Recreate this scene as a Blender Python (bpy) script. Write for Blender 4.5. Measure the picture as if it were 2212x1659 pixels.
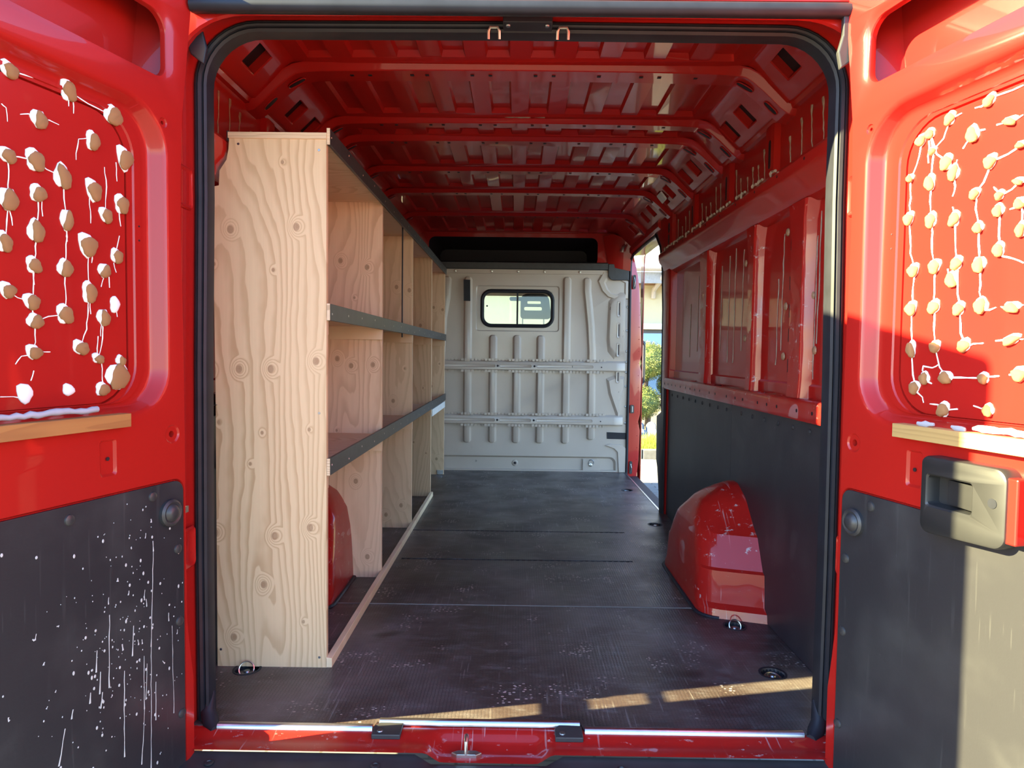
import bpy, bmesh, math, random
from math import sin, cos, pi, radians, sqrt, atan2
from mathutils import Vector, Matrix
from mathutils.geometry import tessellate_polygon
for o in list(bpy.data.objects): bpy.data.objects.remove(o, do_unlink=True)
scene = bpy.context.scene
COL = scene.collection
random.seed(7)

# ---------------------------------------------------------------- camera
cam_d = bpy.data.cameras.new('camera'); cam = bpy.data.objects.new('camera', cam_d); COL.objects.link(cam)
cam_d.sensor_width = 36.0; cam_d.lens = 24.005; cam_d.clip_start = 0.02; cam_d.clip_end = 300
YAW, PITCH, ROLL = -0.006909, -0.045140, 0.012
f_ = Vector((sin(YAW)*cos(PITCH), cos(YAW)*cos(PITCH), sin(PITCH)))
rh = Vector((cos(YAW), -sin(YAW), 0)); uh = rh.cross(f_)
r_ = rh*cos(ROLL)+uh*sin(ROLL); u_ = uh*cos(ROLL)-rh*sin(ROLL)
cam.matrix_world = Matrix(((r_.x,u_.x,-f_.x,0),(r_.y,u_.y,-f_.y,-1.68),(r_.z,u_.z,-f_.z,.93),(0,0,0,1)))
scene.camera = cam

# ---------------------------------------------------------------- sky, sun, exposure
SUN_DIR = Vector((1.0, .215, -.47)).normalized()          # direction the light travels
world = bpy.data.worlds.new('world'); scene.world = world; world.use_nodes = True
wn = world.node_tree.nodes; wl = world.node_tree.links; wn.clear()
sky = wn.new('ShaderNodeTexSky'); sky.sky_type = 'NISHITA'; sky.sun_disc = False
sky.sun_elevation = math.asin(-SUN_DIR.z); sky.sun_rotation = atan2(-SUN_DIR.x, -SUN_DIR.y)
sky.altitude = 100; sky.air_density = 1.0; sky.dust_density = .25; sky.ozone_density = 4.0
bg = wn.new('ShaderNodeBackground'); bg.inputs['Strength'].default_value = .30
wo = wn.new('ShaderNodeOutputWorld'); wl.new(sky.outputs[0], bg.inputs[0]); wl.new(bg.outputs[0], wo.inputs[0])
sun_d = bpy.data.lights.new('sun', 'SUN'); sun = bpy.data.objects.new('sun', sun_d); COL.objects.link(sun)
sun_d.energy = 17.0; sun_d.color = (1.0, .88, .45); sun_d.angle = radians(.55)
sun.rotation_euler = SUN_DIR.to_track_quat('-Z', 'Y').to_euler(); sun.location = (-8, -3, 6)
vs = scene.view_settings
vs.view_transform = 'Standard'; vs.look = 'None'; vs.exposure = 1.95; vs.gamma = 1.0; vs.use_curve_mapping = False

# ---------------------------------------------------------------- mesh helpers
def tag(o, label=None, cat=None, group=None, kind=None):
    if label: o['label'] = label
    if cat: o['category'] = cat
    if group: o['group'] = group
    if kind: o['kind'] = kind
    return o
def empty(name, loc=(0,0,0), label=None, cat=None, group=None, kind=None, rz=0):
    o = bpy.data.objects.new(name, None); o.empty_display_size = .1
    COL.objects.link(o); o.location = loc; o.rotation_euler = (0,0,rz)
    return tag(o, label, cat, group, kind)
def lerp(a, b, t): return tuple(x+(y-x)*t for x, y in zip(a, b))
def lerps(A, B, t): return [lerp(a, b, t) for a, b in zip(A, B)]
def rrect(x0, x1, y0, y1, r, n=5):
    rs = r if isinstance(r, (list, tuple)) else (r,)*4       # bl, br, tr, tl
    out = []
    for (cx, cy, a0, q) in ((x0, y0, pi, 0), (x1, y0, 1.5*pi, 1), (x1, y1, 0, 2), (x0, y1, .5*pi, 3)):
        R = rs[q]; sx = 1 if cx == x0 else -1; sy = 1 if cy == y0 else -1
        for k in range(n+1):
            a = a0 + .5*pi*k/n
            out.append((cx+sx*R+R*cos(a), cy+sy*R+R*sin(a)))
    return out
def circ(cx, cy, r, n=14, ry=None): return [(cx+r*cos(2*pi*k/n), cy+(ry or r)*sin(2*pi*k/n)) for k in range(n)]
XZ = lambda a, b, c: (a, c, b)
YZ = lambda a, b, c: (c, a, b)
XY = lambda a, b, c: (a, b, c)
class M:
    def __init__(s): s.v = []; s.f = []
    def add(s, V, F):
        b = len(s.v); s.v += [tuple(v) for v in V]; s.f += [tuple(i+b for i in f) for f in F]; return s
    def box(s, x0, x1, y0, y1, z0, z1):
        return s.add([(x, y, z) for z in (z0, z1) for y in (y0, y1) for x in (x0, x1)],
                     [(0,2,3,1),(4,5,7,6),(0,1,5,4),(2,6,7,3),(0,4,6,2),(1,3,7,5)])
    def loft(s, loops, closed=True, cap0=False, cap1=False):
        n = len(loops[0]); V = [p for l in loops for p in l]; F = []
        for k in range(len(loops)-1):
            for i in range(n if closed else n-1):
                j = (i+1) % n; F.append((k*n+i, k*n+j, (k+1)*n+j, (k+1)*n+i))
        if cap0: F.append(tuple(range(n))[::-1])
        if cap1: F.append(tuple((len(loops)-1)*n+i for i in range(n)))
        return s.add(V, F)
    def fill(s, outer, holes, to3, w):
        loops = [outer]+list(holes); flat = [p for l in loops for p in l]
        tris = tessellate_polygon([[Vector((p[0], p[1], 0)) for p in l] for l in loops])
        return s.add([to3(p[0], p[1], w) for p in flat], [tuple(t) for t in tris])
    def prism(s, outer, to3, w0, w1, holes=()):
        s.fill(outer, holes, to3, w0); s.fill(outer, holes, to3, w1)
        for l in [outer]+list(holes):
            s.loft([[to3(p[0], p[1], w0) for p in l], [to3(p[0], p[1], w1) for p in l]])
        return s
    def stamp(s, outer, feats, to3, w=0):
        """sheet with pressed features; feats = list of (rings [(pts, w)], cap)"""
        s.fill(outer, [f[0][0][0] for f in feats], to3, w)
        for rings, cap in feats:
            s.loft([[to3(p[0], p[1], d) for p in r] for r, d in rings])
            if cap: s.fill(rings[-1][0], [], to3, rings[-1][1])
        return s
    def tube(s, pts, r, n=6, cap=True, flat=1.0, nrm=None):
        P = [Vector(p) for p in pts]; loops = []
        up = Vector(nrm) if nrm else None
        for i, p in enumerate(P):
            t = (P[min(i+1, len(P)-1)]-P[max(i-1, 0)]).normalized()
            if up is None: up = Vector((0,0,1)) if abs(t.z) < .9 else Vector((1,0,0))
            a = t.cross(up).normalized(); b = a.cross(t).normalized()
            if nrm is None: up = b
            R = r[i] if isinstance(r, (list, tuple)) else r
            loops.append([tuple(p+a*(R*cos(2*pi*k/n))+b*(R*flat*sin(2*pi*k/n))) for k in range(n)])
        return s.loft(loops, True, cap, cap)
    def lathe(s, prof, c, axis='Z', n=16, cap0=True):
        loops = []
        for r, h in prof:
            l = []
            for k in range(n):
                a = 2*pi*k/n; x, y = r*cos(a), r*sin(a)
                l.append({'Z': (c[0]+x, c[1]+y, c[2]+h), 'Y': (c[0]+x, c[1]+h, c[2]+y), 'X': (c[0]+h, c[1]+x, c[2]+y)}[axis])
            loops.append(l)
        return s.loft(loops, True, cap0, True)
    def mesh(s, name, smooth=None, weld=True):
        me = bpy.data.meshes.new(name); me.from_pydata(s.v, [], s.f)
        bm = bmesh.new(); bm.from_mesh(me)
        if weld: bmesh.ops.remove_doubles(bm, verts=bm.verts, dist=1e-5)
        bmesh.ops.recalc_face_normals(bm, faces=bm.faces); bm.to_mesh(me); bm.free()
        if smooth is not None:
            me.polygons.foreach_set('use_smooth', [True]*len(me.polygons)); me.set_sharp_from_angle(angle=radians(smooth))
        return me
    def build(s, name, mat, parent=None, smooth=None, bevel=0, weld=True, **kw):
        o = bpy.data.objects.new(name, s.mesh(name, smooth, weld)); COL.objects.link(o)
        o.data.materials.append(mat)
        if parent is not None: attach(o, parent)
        if bevel:
            m = o.modifiers.new('bevel', 'BEVEL'); m.width = bevel; m.segments = 2; m.limit_method = 'ANGLE'; m.angle_limit = radians(40)
        return tag(o, **kw)
LOCAL = set()
def attach(o, parent):
    o.parent = parent
    if parent.name not in LOCAL and parent.type == 'EMPTY':
        o.matrix_parent_inverse = Matrix.Translation(-parent.location)   # parts are modelled in van coordinates
def inst(name, mesh, mat, parent, loc, scale=(1,1,1), rot=(0,0,0)):
    o = bpy.data.objects.new(name, mesh); COL.objects.link(o)
    if mat and not mesh.materials: mesh.materials.append(mat)
    attach(o, parent); o.location = loc; o.scale = scale; o.rotation_euler = rot
    return o

# ---------------------------------------------------------------- materials
class N:
    """small node-tree writer"""
    def __init__(s, name):
        s.m = bpy.data.materials.new(name); s.m.use_nodes = True; s.t = s.m.node_tree
        s.b = s.t.nodes['Principled BSDF']; s.tc = None
    def n(s, typ, **kw):
        d = s.t.nodes.new(typ)
        for k, v in kw.items(): setattr(d, k, v)
        return d
    def l(s, a, b): s.t.links.new(a, b)
    def co(s):
        if not s.tc: s.tc = s.n('ShaderNodeTexCoord')
        return s.tc.outputs['Object']
    def mapv(s, scale=(1,1,1), loc=(0,0,0), rot=(0,0,0), src=None):
        d = s.n('ShaderNodeMapping'); s.l(src or s.co(), d.inputs[0])
        d.inputs['Scale'].default_value = scale; d.inputs['Location'].default_value = loc; d.inputs['Rotation'].default_value = rot
        return d.outputs[0]
    def noise(s, scale=5, detail=2, rough=.5, vec=None, dist=0):
        d = s.n('ShaderNodeTexNoise'); s.l(vec or s.co(), d.inputs['Vector'])
        d.inputs['Scale'].default_value = scale; d.inputs['Detail'].default_value = detail
        d.inputs['Roughness'].default_value = rough; d.inputs['Distortion'].default_value = dist
        return d.outputs[0]
    def vor(s, scale=5, feature='F1', vec=None, out='Distance', rnd=1):
        d = s.n('ShaderNodeTexVoronoi', feature=feature); s.l(vec or s.co(), d.inputs['Vector'])
        d.inputs['Scale'].default_value = scale; d.inputs['Randomness'].default_value = rnd
        return d.outputs[out]
    def ramp(s, src, a, b, lo=0.0, hi=1.0, smooth=True):
        d = s.n('ShaderNodeMapRange'); d.interpolation_type = 'SMOOTHSTEP' if smooth else 'LINEAR'
        s.l(src, d.inputs['Value']); d.inputs['From Min'].default_value = a; d.inputs['From Max'].default_value = b
        d.inputs['To Min'].default_value = lo; d.inputs['To Max'].default_value = hi
        return d.outputs['Result']
    def streak(s, rot, scale=26, thr=.70, ratio=.045, mask=None):
        """thin scratches running one way, broken up by a blotchy mask"""
        k = s.ramp(s.noise(scale, 1, .5, s.mapv((1, 1, 1), (rot, 2*rot, 0), src=s.mapv((1, ratio, ratio), rot=(rot*.7, rot*.5, rot)))), thr, thr+.015)
        return s.math('MULTIPLY', k, s.ramp(s.noise(3.3, 3, .6, s.mapv((1, 1, 1), (rot, 1, 2))), .48, .62))
    def math(s, op, a, b=None, c=None):
        d = s.n('ShaderNodeMath', operation=op)
        for i, x in enumerate((a, b, c)):
            if x is None: continue
            if isinstance(x, (int, float)): d.inputs[i].default_value = x
            else: s.l(x, d.inputs[i])
        return d.outputs[0]
    def mix(s, fac, a, b):
        d = s.n('ShaderNodeMix', data_type='RGBA')
        if isinstance(fac, (int, float)): d.inputs[0].default_value = fac
        else: s.l(fac, d.inputs[0])
        for i, x in ((6, a), (7, b)):
            if isinstance(x, tuple): d.inputs[i].default_value = x if len(x) == 4 else (*x, 1)
            else: s.l(x, d.inputs[i])
        return d.outputs[2]
    def bump(s, h, strength=.2, dist=.002):
        d = s.n('ShaderNodeBump'); s.l(h, d.inputs['Height']); d.inputs['Strength'].default_value = strength; d.inputs['Distance'].default_value = dist
        s.l(d.outputs[0], s.b.inputs['Normal']); return d
    def set(s, **kw):
        for k, v in kw.items():
            i = s.b.inputs[k.replace('_', ' ')]
            if isinstance(v, (int, float)): i.default_value = v
            elif isinstance(v, tuple): i.default_value = v if len(v) == 4 else (*v, 1)
            else: s.l(v, i)
        return s.m
def plain(name, col, rough=.5, metal=0., var=.12, scale=30, **kw):
    n = N(name); k = n.noise(scale, 3)
    c2 = tuple(min(1, x*(1+2*var)) for x in col); c1 = tuple(x*(1-2*var) for x in col)
    n.set(Base_Color=n.mix(k, c1, c2), Roughness=rough, Metallic=metal, **kw)
    return n.m

RED_C = (.35, .0120, .0085)
def red_paint(name, wear=0.0, rough=.30):
    n = N(name)
    c = n.mix(n.ramp(n.noise(2.2, 3), .35, .75), RED_C, (.315, .0110, .0100))
    if wear:
        sp = n.math('MULTIPLY', n.ramp(n.noise(26, 6, .7, n.mapv((1, 1.6, 1.6))), .60, .66), n.ramp(n.noise(5, 2), .46-wear*.1, .62))
        c = n.mix(sp, c, (.42, .30, .30))
        c = n.mix(n.math('MULTIPLY', n.streak(.9, 120, 0.69), .5), c, (.5, .33, .33)); c = n.mix(n.math('MULTIPLY', n.streak(2.2, 128, 0.69), .4), c, (.5, .33, .33))
    if wear: n.l(n.bump(n.noise(4, 2, .5), .35, .02).outputs[0], n.b.inputs['Coat Normal'])
    n.set(Base_Color=c, Roughness=rough, Coat_Weight=.48, Coat_Roughness=.035, Specular_IOR_Level=.15)
    return n.m
RED = red_paint('red_paint')
RED_WORN = red_paint('red_paint_scuffed', .5)
RED_SILL = red_paint('red_paint_sill', 1.0, .38)
def scuffed(name, dark, light, amount=.5, rough=.5, streak=(1,1,1)):
    n = N(name)
    blot = n.ramp(n.noise(3.5, 4, .6, n.mapv(streak)), .42, .75)
    c = n.mix(n.math('MULTIPLY', blot, .55*amount), dark, light)
    sc = n.math('MAXIMUM', n.streak(1.1, 120, 0.68), n.math('MAXIMUM', n.streak(2.0, 110, 0.69), n.streak(2.5, 140, 0.69)))
    c = n.mix(n.math('MULTIPLY', sc, .25*amount), c, light)
    sp = n.math('MULTIPLY', n.ramp(n.noise(60, 4, .7), .66, .74), n.ramp(n.noise(4, 3), .5, .68))
    c = n.mix(n.math('MULTIPLY', sp, amount), c, tuple(min(1, x*2.0) for x in light))
    n.set(Base_Color=c, Roughness=rough)
    n.bump(n.noise(140, 2), .18, .001)
    return n.m
TRIM = scuffed('dark_trim_board', (.022, .019, .025), (.10, .095, .095), .5, .42)
DOORTRIM = scuffed('door_trim_board', (.0195, .019, .0225), (.09, .09, .09), .6, .38)
RUBBER = plain('black_rubber', (.013, .014, .020), .50, var=.25, scale=18, Specular_IOR_Level=.32)
PLASTIC = plain('black_plastic', (.026, .026, .029), .42, var=.2, scale=40)
GREYPL = plain('grey_worn_plastic', (.030, .030, .032), .42, var=.25, scale=14)
HANDLE = plain('black_handle_plastic', (.017, .017, .018), .40, var=.2, scale=14)
DARK = plain('dark_cavity_shade', (.012, .004, .008), .6)  # near-black colour stands in for the shade inside holes and cavities
ALU = plain('brushed_aluminium', (.62, .64, .68), .28, 1.0, var=.08, scale=60)
ZINC = plain('zinc_plated_steel', (.60, .58, .52), .32, 1.0, var=.12, scale=50)
STEEL = plain('dull_steel', (.30, .30, .31), .38, 1.0, var=.2, scale=70)
GLUE = plain('white_adhesive', (.80, .79, .77), .45, var=.05, scale=90)
def residue():
    n = N('chipboard_residue'); k = n.noise(260, 3, .7)
    n.set(Base_Color=n.mix(n.ramp(k, .3, .75), (.44, .17, .05), (.80, .46, .20)), Roughness=.95); n.bump(k, .8, .004); return n.m
RESID = residue()
SEALGREY = plain('grey_sealant', (.36, .36, .40), .6, var=.1)
SEALBROWN = plain('brown_sealant', (.30, .17, .10), .6, var=.25, scale=60)
SEALPALE = plain('pale_sealant', (.30, .22, .17), .6, var=.2, scale=60)
WHITEP = plain('white_paint_splash', (.46, .46, .46), .6, var=.1)
BULK = None
def bulk_mat():
    n = N('grey_bulkhead_paint')
    c = n.mix(n.ramp(n.noise(2.5, 4), .35, .75), (.50, .42, .345), (.44, .37, .305))
    sp = n.math('MULTIPLY', n.ramp(n.noise(38, 4, .7, n.mapv((1, 1, .5))), .66, .72), n.ramp(n.noise(6, 2), .52, .62))
    c = n.mix(sp, c, (.10, .08, .07)); n.set(Base_Color=c, Roughness=.38, Coat_Weight=.3, Coat_Roughness=.1); return n.m
BULK = bulk_mat()
def floor_mat():
    n = N('brown_film_faced_floor')
    front = n.ramp(n.n('ShaderNodeSeparateXYZ').outputs[1], .2, 1.3); n.l(n.co(), front.node.inputs[0].links[0].from_node.inputs[0])
    dust = n.ramp(n.noise(1.9, 5, .6, n.mapv((1, .8, 1))), .40, .72)
    c = n.mix(dust, (.046, .031, .028), (.135, .113, .106))
    fine = n.ramp(n.noise(9, 6, .7, n.mapv((1, 2.5, 1))), .46, .72)
    c = n.mix(n.math('MULTIPLY', fine, .5), c, (.15, .14, .145))
    hexv = n.vor(105, 'DISTANCE_TO_EDGE', n.mapv((1, 1.35, 0)), rnd=.25)
    hexl = n.ramp(hexv, .02, .14, 1, 0)
    c = n.mix(n.math('MULTIPLY', hexl, n.math('MULTIPLY', n.ramp(n.noise(2.6, 3), .40, .60), .8)), c, (.012, .010, .011))
    ch = n.math('MULTIPLY', n.ramp(n.vor(70, 'F1', n.mapv((1, 1.35, 0)), rnd=.6), .26, .33, 1, 0), n.ramp(n.noise(5.5, 4, .65, n.mapv((1, 1, 1), (3, 1, 0))), .545, .65))
    c = n.mix(ch, c, (.44, .37, .33))
    sc = n.math('MAXIMUM', n.streak(.5, 100, 0.69), n.math('MAXIMUM', n.streak(1.9, 100, 0.69), n.streak(-.3, 120, 0.70)))
    c = n.mix(n.math('MULTIPLY', sc, .28), c, (.30, .28, .27))
    st = n.ramp(n.noise(3.2, 2, .4, n.mapv((1, 1.6, 1), (5, 2, 0))), .64, .74)
    c = n.mix(n.math('MULTIPLY', st, .8), c, (.016, .012, .012))
    n.set(Base_Color=c, Roughness=n.ramp(n.noise(4, 4), .3, .7, .30, .46), Specular_IOR_Level=.45)
    n.bump(hexv, .35, .002); return n.m
FLOOR = floor_mat()

def ply(name, axes=('X', 'Z'), knots=(), seed=0.0, light=(.72, .53, .315), dark=(.46, .28, .135), rings=24, stretch=.20, freq=3.2):
    n = N(name); sep = n.n('ShaderNodeSeparateXYZ'); n.l(n.co(), sep.inputs[0])
    cb = n.n('ShaderNodeCombineXYZ'); n.l(sep.outputs[axes[0]], cb.inputs[0]); n.l(sep.outputs[axes[1]], cb.inputs[1]); pq = cb.outputs[0]
    base = n.noise(freq, 2.2, .45, n.mapv((1, stretch, 1), (seed, seed*1.7, seed), src=pq), .25)
    H = n.math('MULTIPLY_ADD', base, .85, n.math('MULTIPLY', sep.outputs[axes[0]], 1.3))
    wob = n.noise(22, 2, .5, n.mapv((1, .35, 1), (seed, 0, 0), src=pq)); H = n.math('MULTIPLY_ADD', wob, .035, H)
    core = None
    for (x, z, k) in knots:
        R = .0100 if k == 2 else .0050
        d = n.n('ShaderNodeVectorMath', operation='DISTANCE'); n.l(n.mapv((1, .8, 1), src=pq), d.inputs[0]); d.inputs[1].default_value = (x, z*.8, 0)
        H = n.math('ADD', H, n.ramp(d.outputs['Value'], 0, R*3.4, .16 if k == 2 else .05, 0))
        c_ = n.ramp(d.outputs['Value'], R*.75, R*1.1, 1, 0)
        core = c_ if core is None else n.math('MAXIMUM', core, c_)
    fr = n.math('FRACT', n.math('MULTIPLY', H, rings))
    line = n.math('MULTIPLY', n.ramp(fr, .35, .90), n.ramp(fr, .92, 1.0, 1, 0))
    fib = n.noise(160, 3, .6, n.mapv((1, .02, 1), src=pq)); big = n.noise(1.7, 2, .5, n.mapv((1, .5, 1), (seed, 0, 0), src=pq))
    c = n.mix(n.math('MULTIPLY', line, n.ramp(big, .3, .7, .30, .75)), light, dark)
    c = n.mix(n.math('MULTIPLY', fib, .22), c, tuple(x*.72 for x in dark))
    if core is not None:
        kn = n.noise(400, 2, vec=pq)
        c = n.mix(n.math('MULTIPLY', core, .70), c, n.mix(kn, (.17, .085, .04), (.42, .25, .13)))
    n.set(Base_Color=c, Roughness=.62); n.bump(fib, .12, .001); return n.m
PINE = ply('pine_batten_wood', ('X', 'Y'), (), 3.1, (.80, .62, .40), (.66, .45, .25), 9, .15, 9)
PINE_Z = ply('batten_wood_glued', ('Z', 'X'), (), 6.1, (.66, .36, .14), (.50, .24, .08), 16, .10, 12)
PLYEDGE = ply('plywood_edge', ('Z', 'X'), (), 1.4, (.72, .55, .36), (.42, .27, .15), 60, .05, 3)
FILM = plain('black_film_faced_ply', (.030, .031, .034), .40, var=.35, scale=25)

# ================================================================ FLOOR
floor = empty('floor', label='dark brown film-faced plywood load floor of the van', cat='floor', kind='structure')
CUPS = [(-.777, .268), (.762, .640), (.762, .290), (.767, 2.973), (.769, 2.035)]
def floor_board(y0, y1, right, left, holes, name='floor_board'):
    outer = left + right
    m = M(); m.prism(outer, XY, -.014, 0.0, holes); return m.build(name, FLOOR, floor)
cup_loop = lambda c: circ(c[0], c[1], .034, 18)
floor_board(0, .8, [(.885, -.03), (.885, .70), (.75, .72), (.69, .78), (.675, .797)], [(-.675, .797), (-.69, .78), (-.75, .72), (-.885, .70), (-.885, -.03), (-.345, -.03), (-.34, -.004), (.172, -.004), (.177, -.03)],
            [cup_loop(c) for c in CUPS[:3]])
slots = [rrect(-.51, .53, 1.346, 1.364, .003, 2), rrect(-.54, .572, 1.843, 1.861, .003, 2)]
floor_board(.8, 3.66, [(.668, .803), (.668, 1.27), (.72, 1.37), (.885, 1.43), (.885, 2.29), (.862, 2.34), (.862, 3.675)],
            [(-.885, 3.675), (-.885, 1.43), (-.72, 1.37), (-.668, 1.27), (-.668, .803)], slots+[cup_loop(c) for c in CUPS[3:]])
M().box(-.675, .675, .7965, .8035, -.012, .0012).build('joint_strip', plain('pale_joint_filler', (.20, .19, .18), .6), floor)
for y, x0, x1 in ((1.355, -.51, .53), (1.852, -.54, .572)):
    m = M(); m.box(x0-.01, x1+.01, y-.012, y+.012, -.03, -.014); k = x0+.012
    while k < x1: m.box(k, k+.011, y-.009, y+.009, -.014, -.002); k += .026
    m.build('slot_rail', RUBBER, floor)
M().box(-.96, .96, -.02, 3.70, -.06, -.032).build('floor_pan', DARK, floor)
M().box(.858, .868, 2.33, 3.675, -.03, .0025).build('floor_edging', ALU, floor)
M().box(.868, .99, 2.33, 3.70, -.22, -.18).build('side_step', PLASTIC, floor)
# lashing eyes sunk in the floor, each with a cup, a plate and a ring
ring_m = M().tube([(.021*cos(a), 0, .021*sin(a)+.004) for a in [2*pi*k/20 for k in range(21)]], .0022, 6, False).mesh('lashing_ring', 40); ring_m.materials.append(ZINC)
cup_m = M().lathe([(.0345, .0012), (.0405, .0014), (.0405, -.004), (.034, -.004), (.033, -.016), (.001, -.016)], (0, 0, 0), 'Z', 20, False).mesh('cup', 40); cup_m.materials.append(RUBBER)
plate_m = M().lathe([(.028, -.0155), (.026, -.010), (.010, -.008), (.008, -.004), (.001, -.004)], (0, 0, 0), 'Z', 16).mesh('eye_plate', 30); plate_m.materials.append(STEEL)
for i, (x, y) in enumerate(CUPS):
    c = inst('lashing_cup', cup_m, None, floor, (x, y, 0))
    p = inst('eye_plate', plate_m, None, c, (0, 0, 0))
    up = i in (0, 1)
    r = inst('lashing_ring', ring_m, None, c, (0, -.006, -.002 if up else -.010), (1, 1, 1), ((-.5 if up else -1.42), 0, .15))

# ================================================================ WHEEL ARCHES
def interp(tab, z):
    for (a, b), (c, d) in zip(tab, tab[1:]):
        if a <= z <= c: return b+(d-b)*(z-a)/(c-a)
    return tab[-1][1]
Y0T = [(0, .650), (.03, .656), (.045, .680), (.158, .690), (.165, .706), (.272, .768), (.292, .800), (.385, .905), (.419, .985), (.430, 1.02)]
XIT = [(0, .664), (.10, .668), (.20, .674), (.30, .692), (.36, .73), (.40, .79), (.43, .86)]
def arch(s, parent):
    loops = []
    for z in (0, .015, .03, .045, .10, .158, .165, .22, .272, .283, .292, .33, .36, .385, .405, .419, .427):
        y0 = interp(Y0T, z); y1 = 2*1.045-y0; xi = interp(XIT, z); d = .075*min(1, (.43-z)/.10+.15)
        R = min(.07, (.885-xi)*.6, (y1-y0)*.3); l = [(s*.90, y0, z)]
        pts = [((.885), y0), (xi, y0+d), (xi, y1-d), (.885, y1)]
        for a, b, c in ((0, 1, 2), (1, 2, 3)):
            A, B, C = [Vector(pts[k]) for k in (a, b, c)]
            p = B+(A-B).normalized()*R; q = B+(C-B).normalized()*R
            for k in range(7):
                t = k/6; w = p*(1-t)**2+B*2*t*(1-t)+q*t*t; l.append((s*w.x, w.y, z))
        l.append((s*.90, y1, z)); loops.append(l)
    m = M().loft(loops, True, False, True)
    o = m.build('wheel_arch', RED_WORN, parent, 26, label='glossy red wheel arch with scuffed corners')
    # bead of dark mastic where the arch meets the floor
    b = [(x+ (0 if abs(x) > .88 else -s*.004), y, .002) for x, y, z in loops[0][1:-1]]
    M().tube(b, .008, 6, True, .7, (0, 0, 1)).build('mastic_bead', RUBBER, o)
    return o

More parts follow.
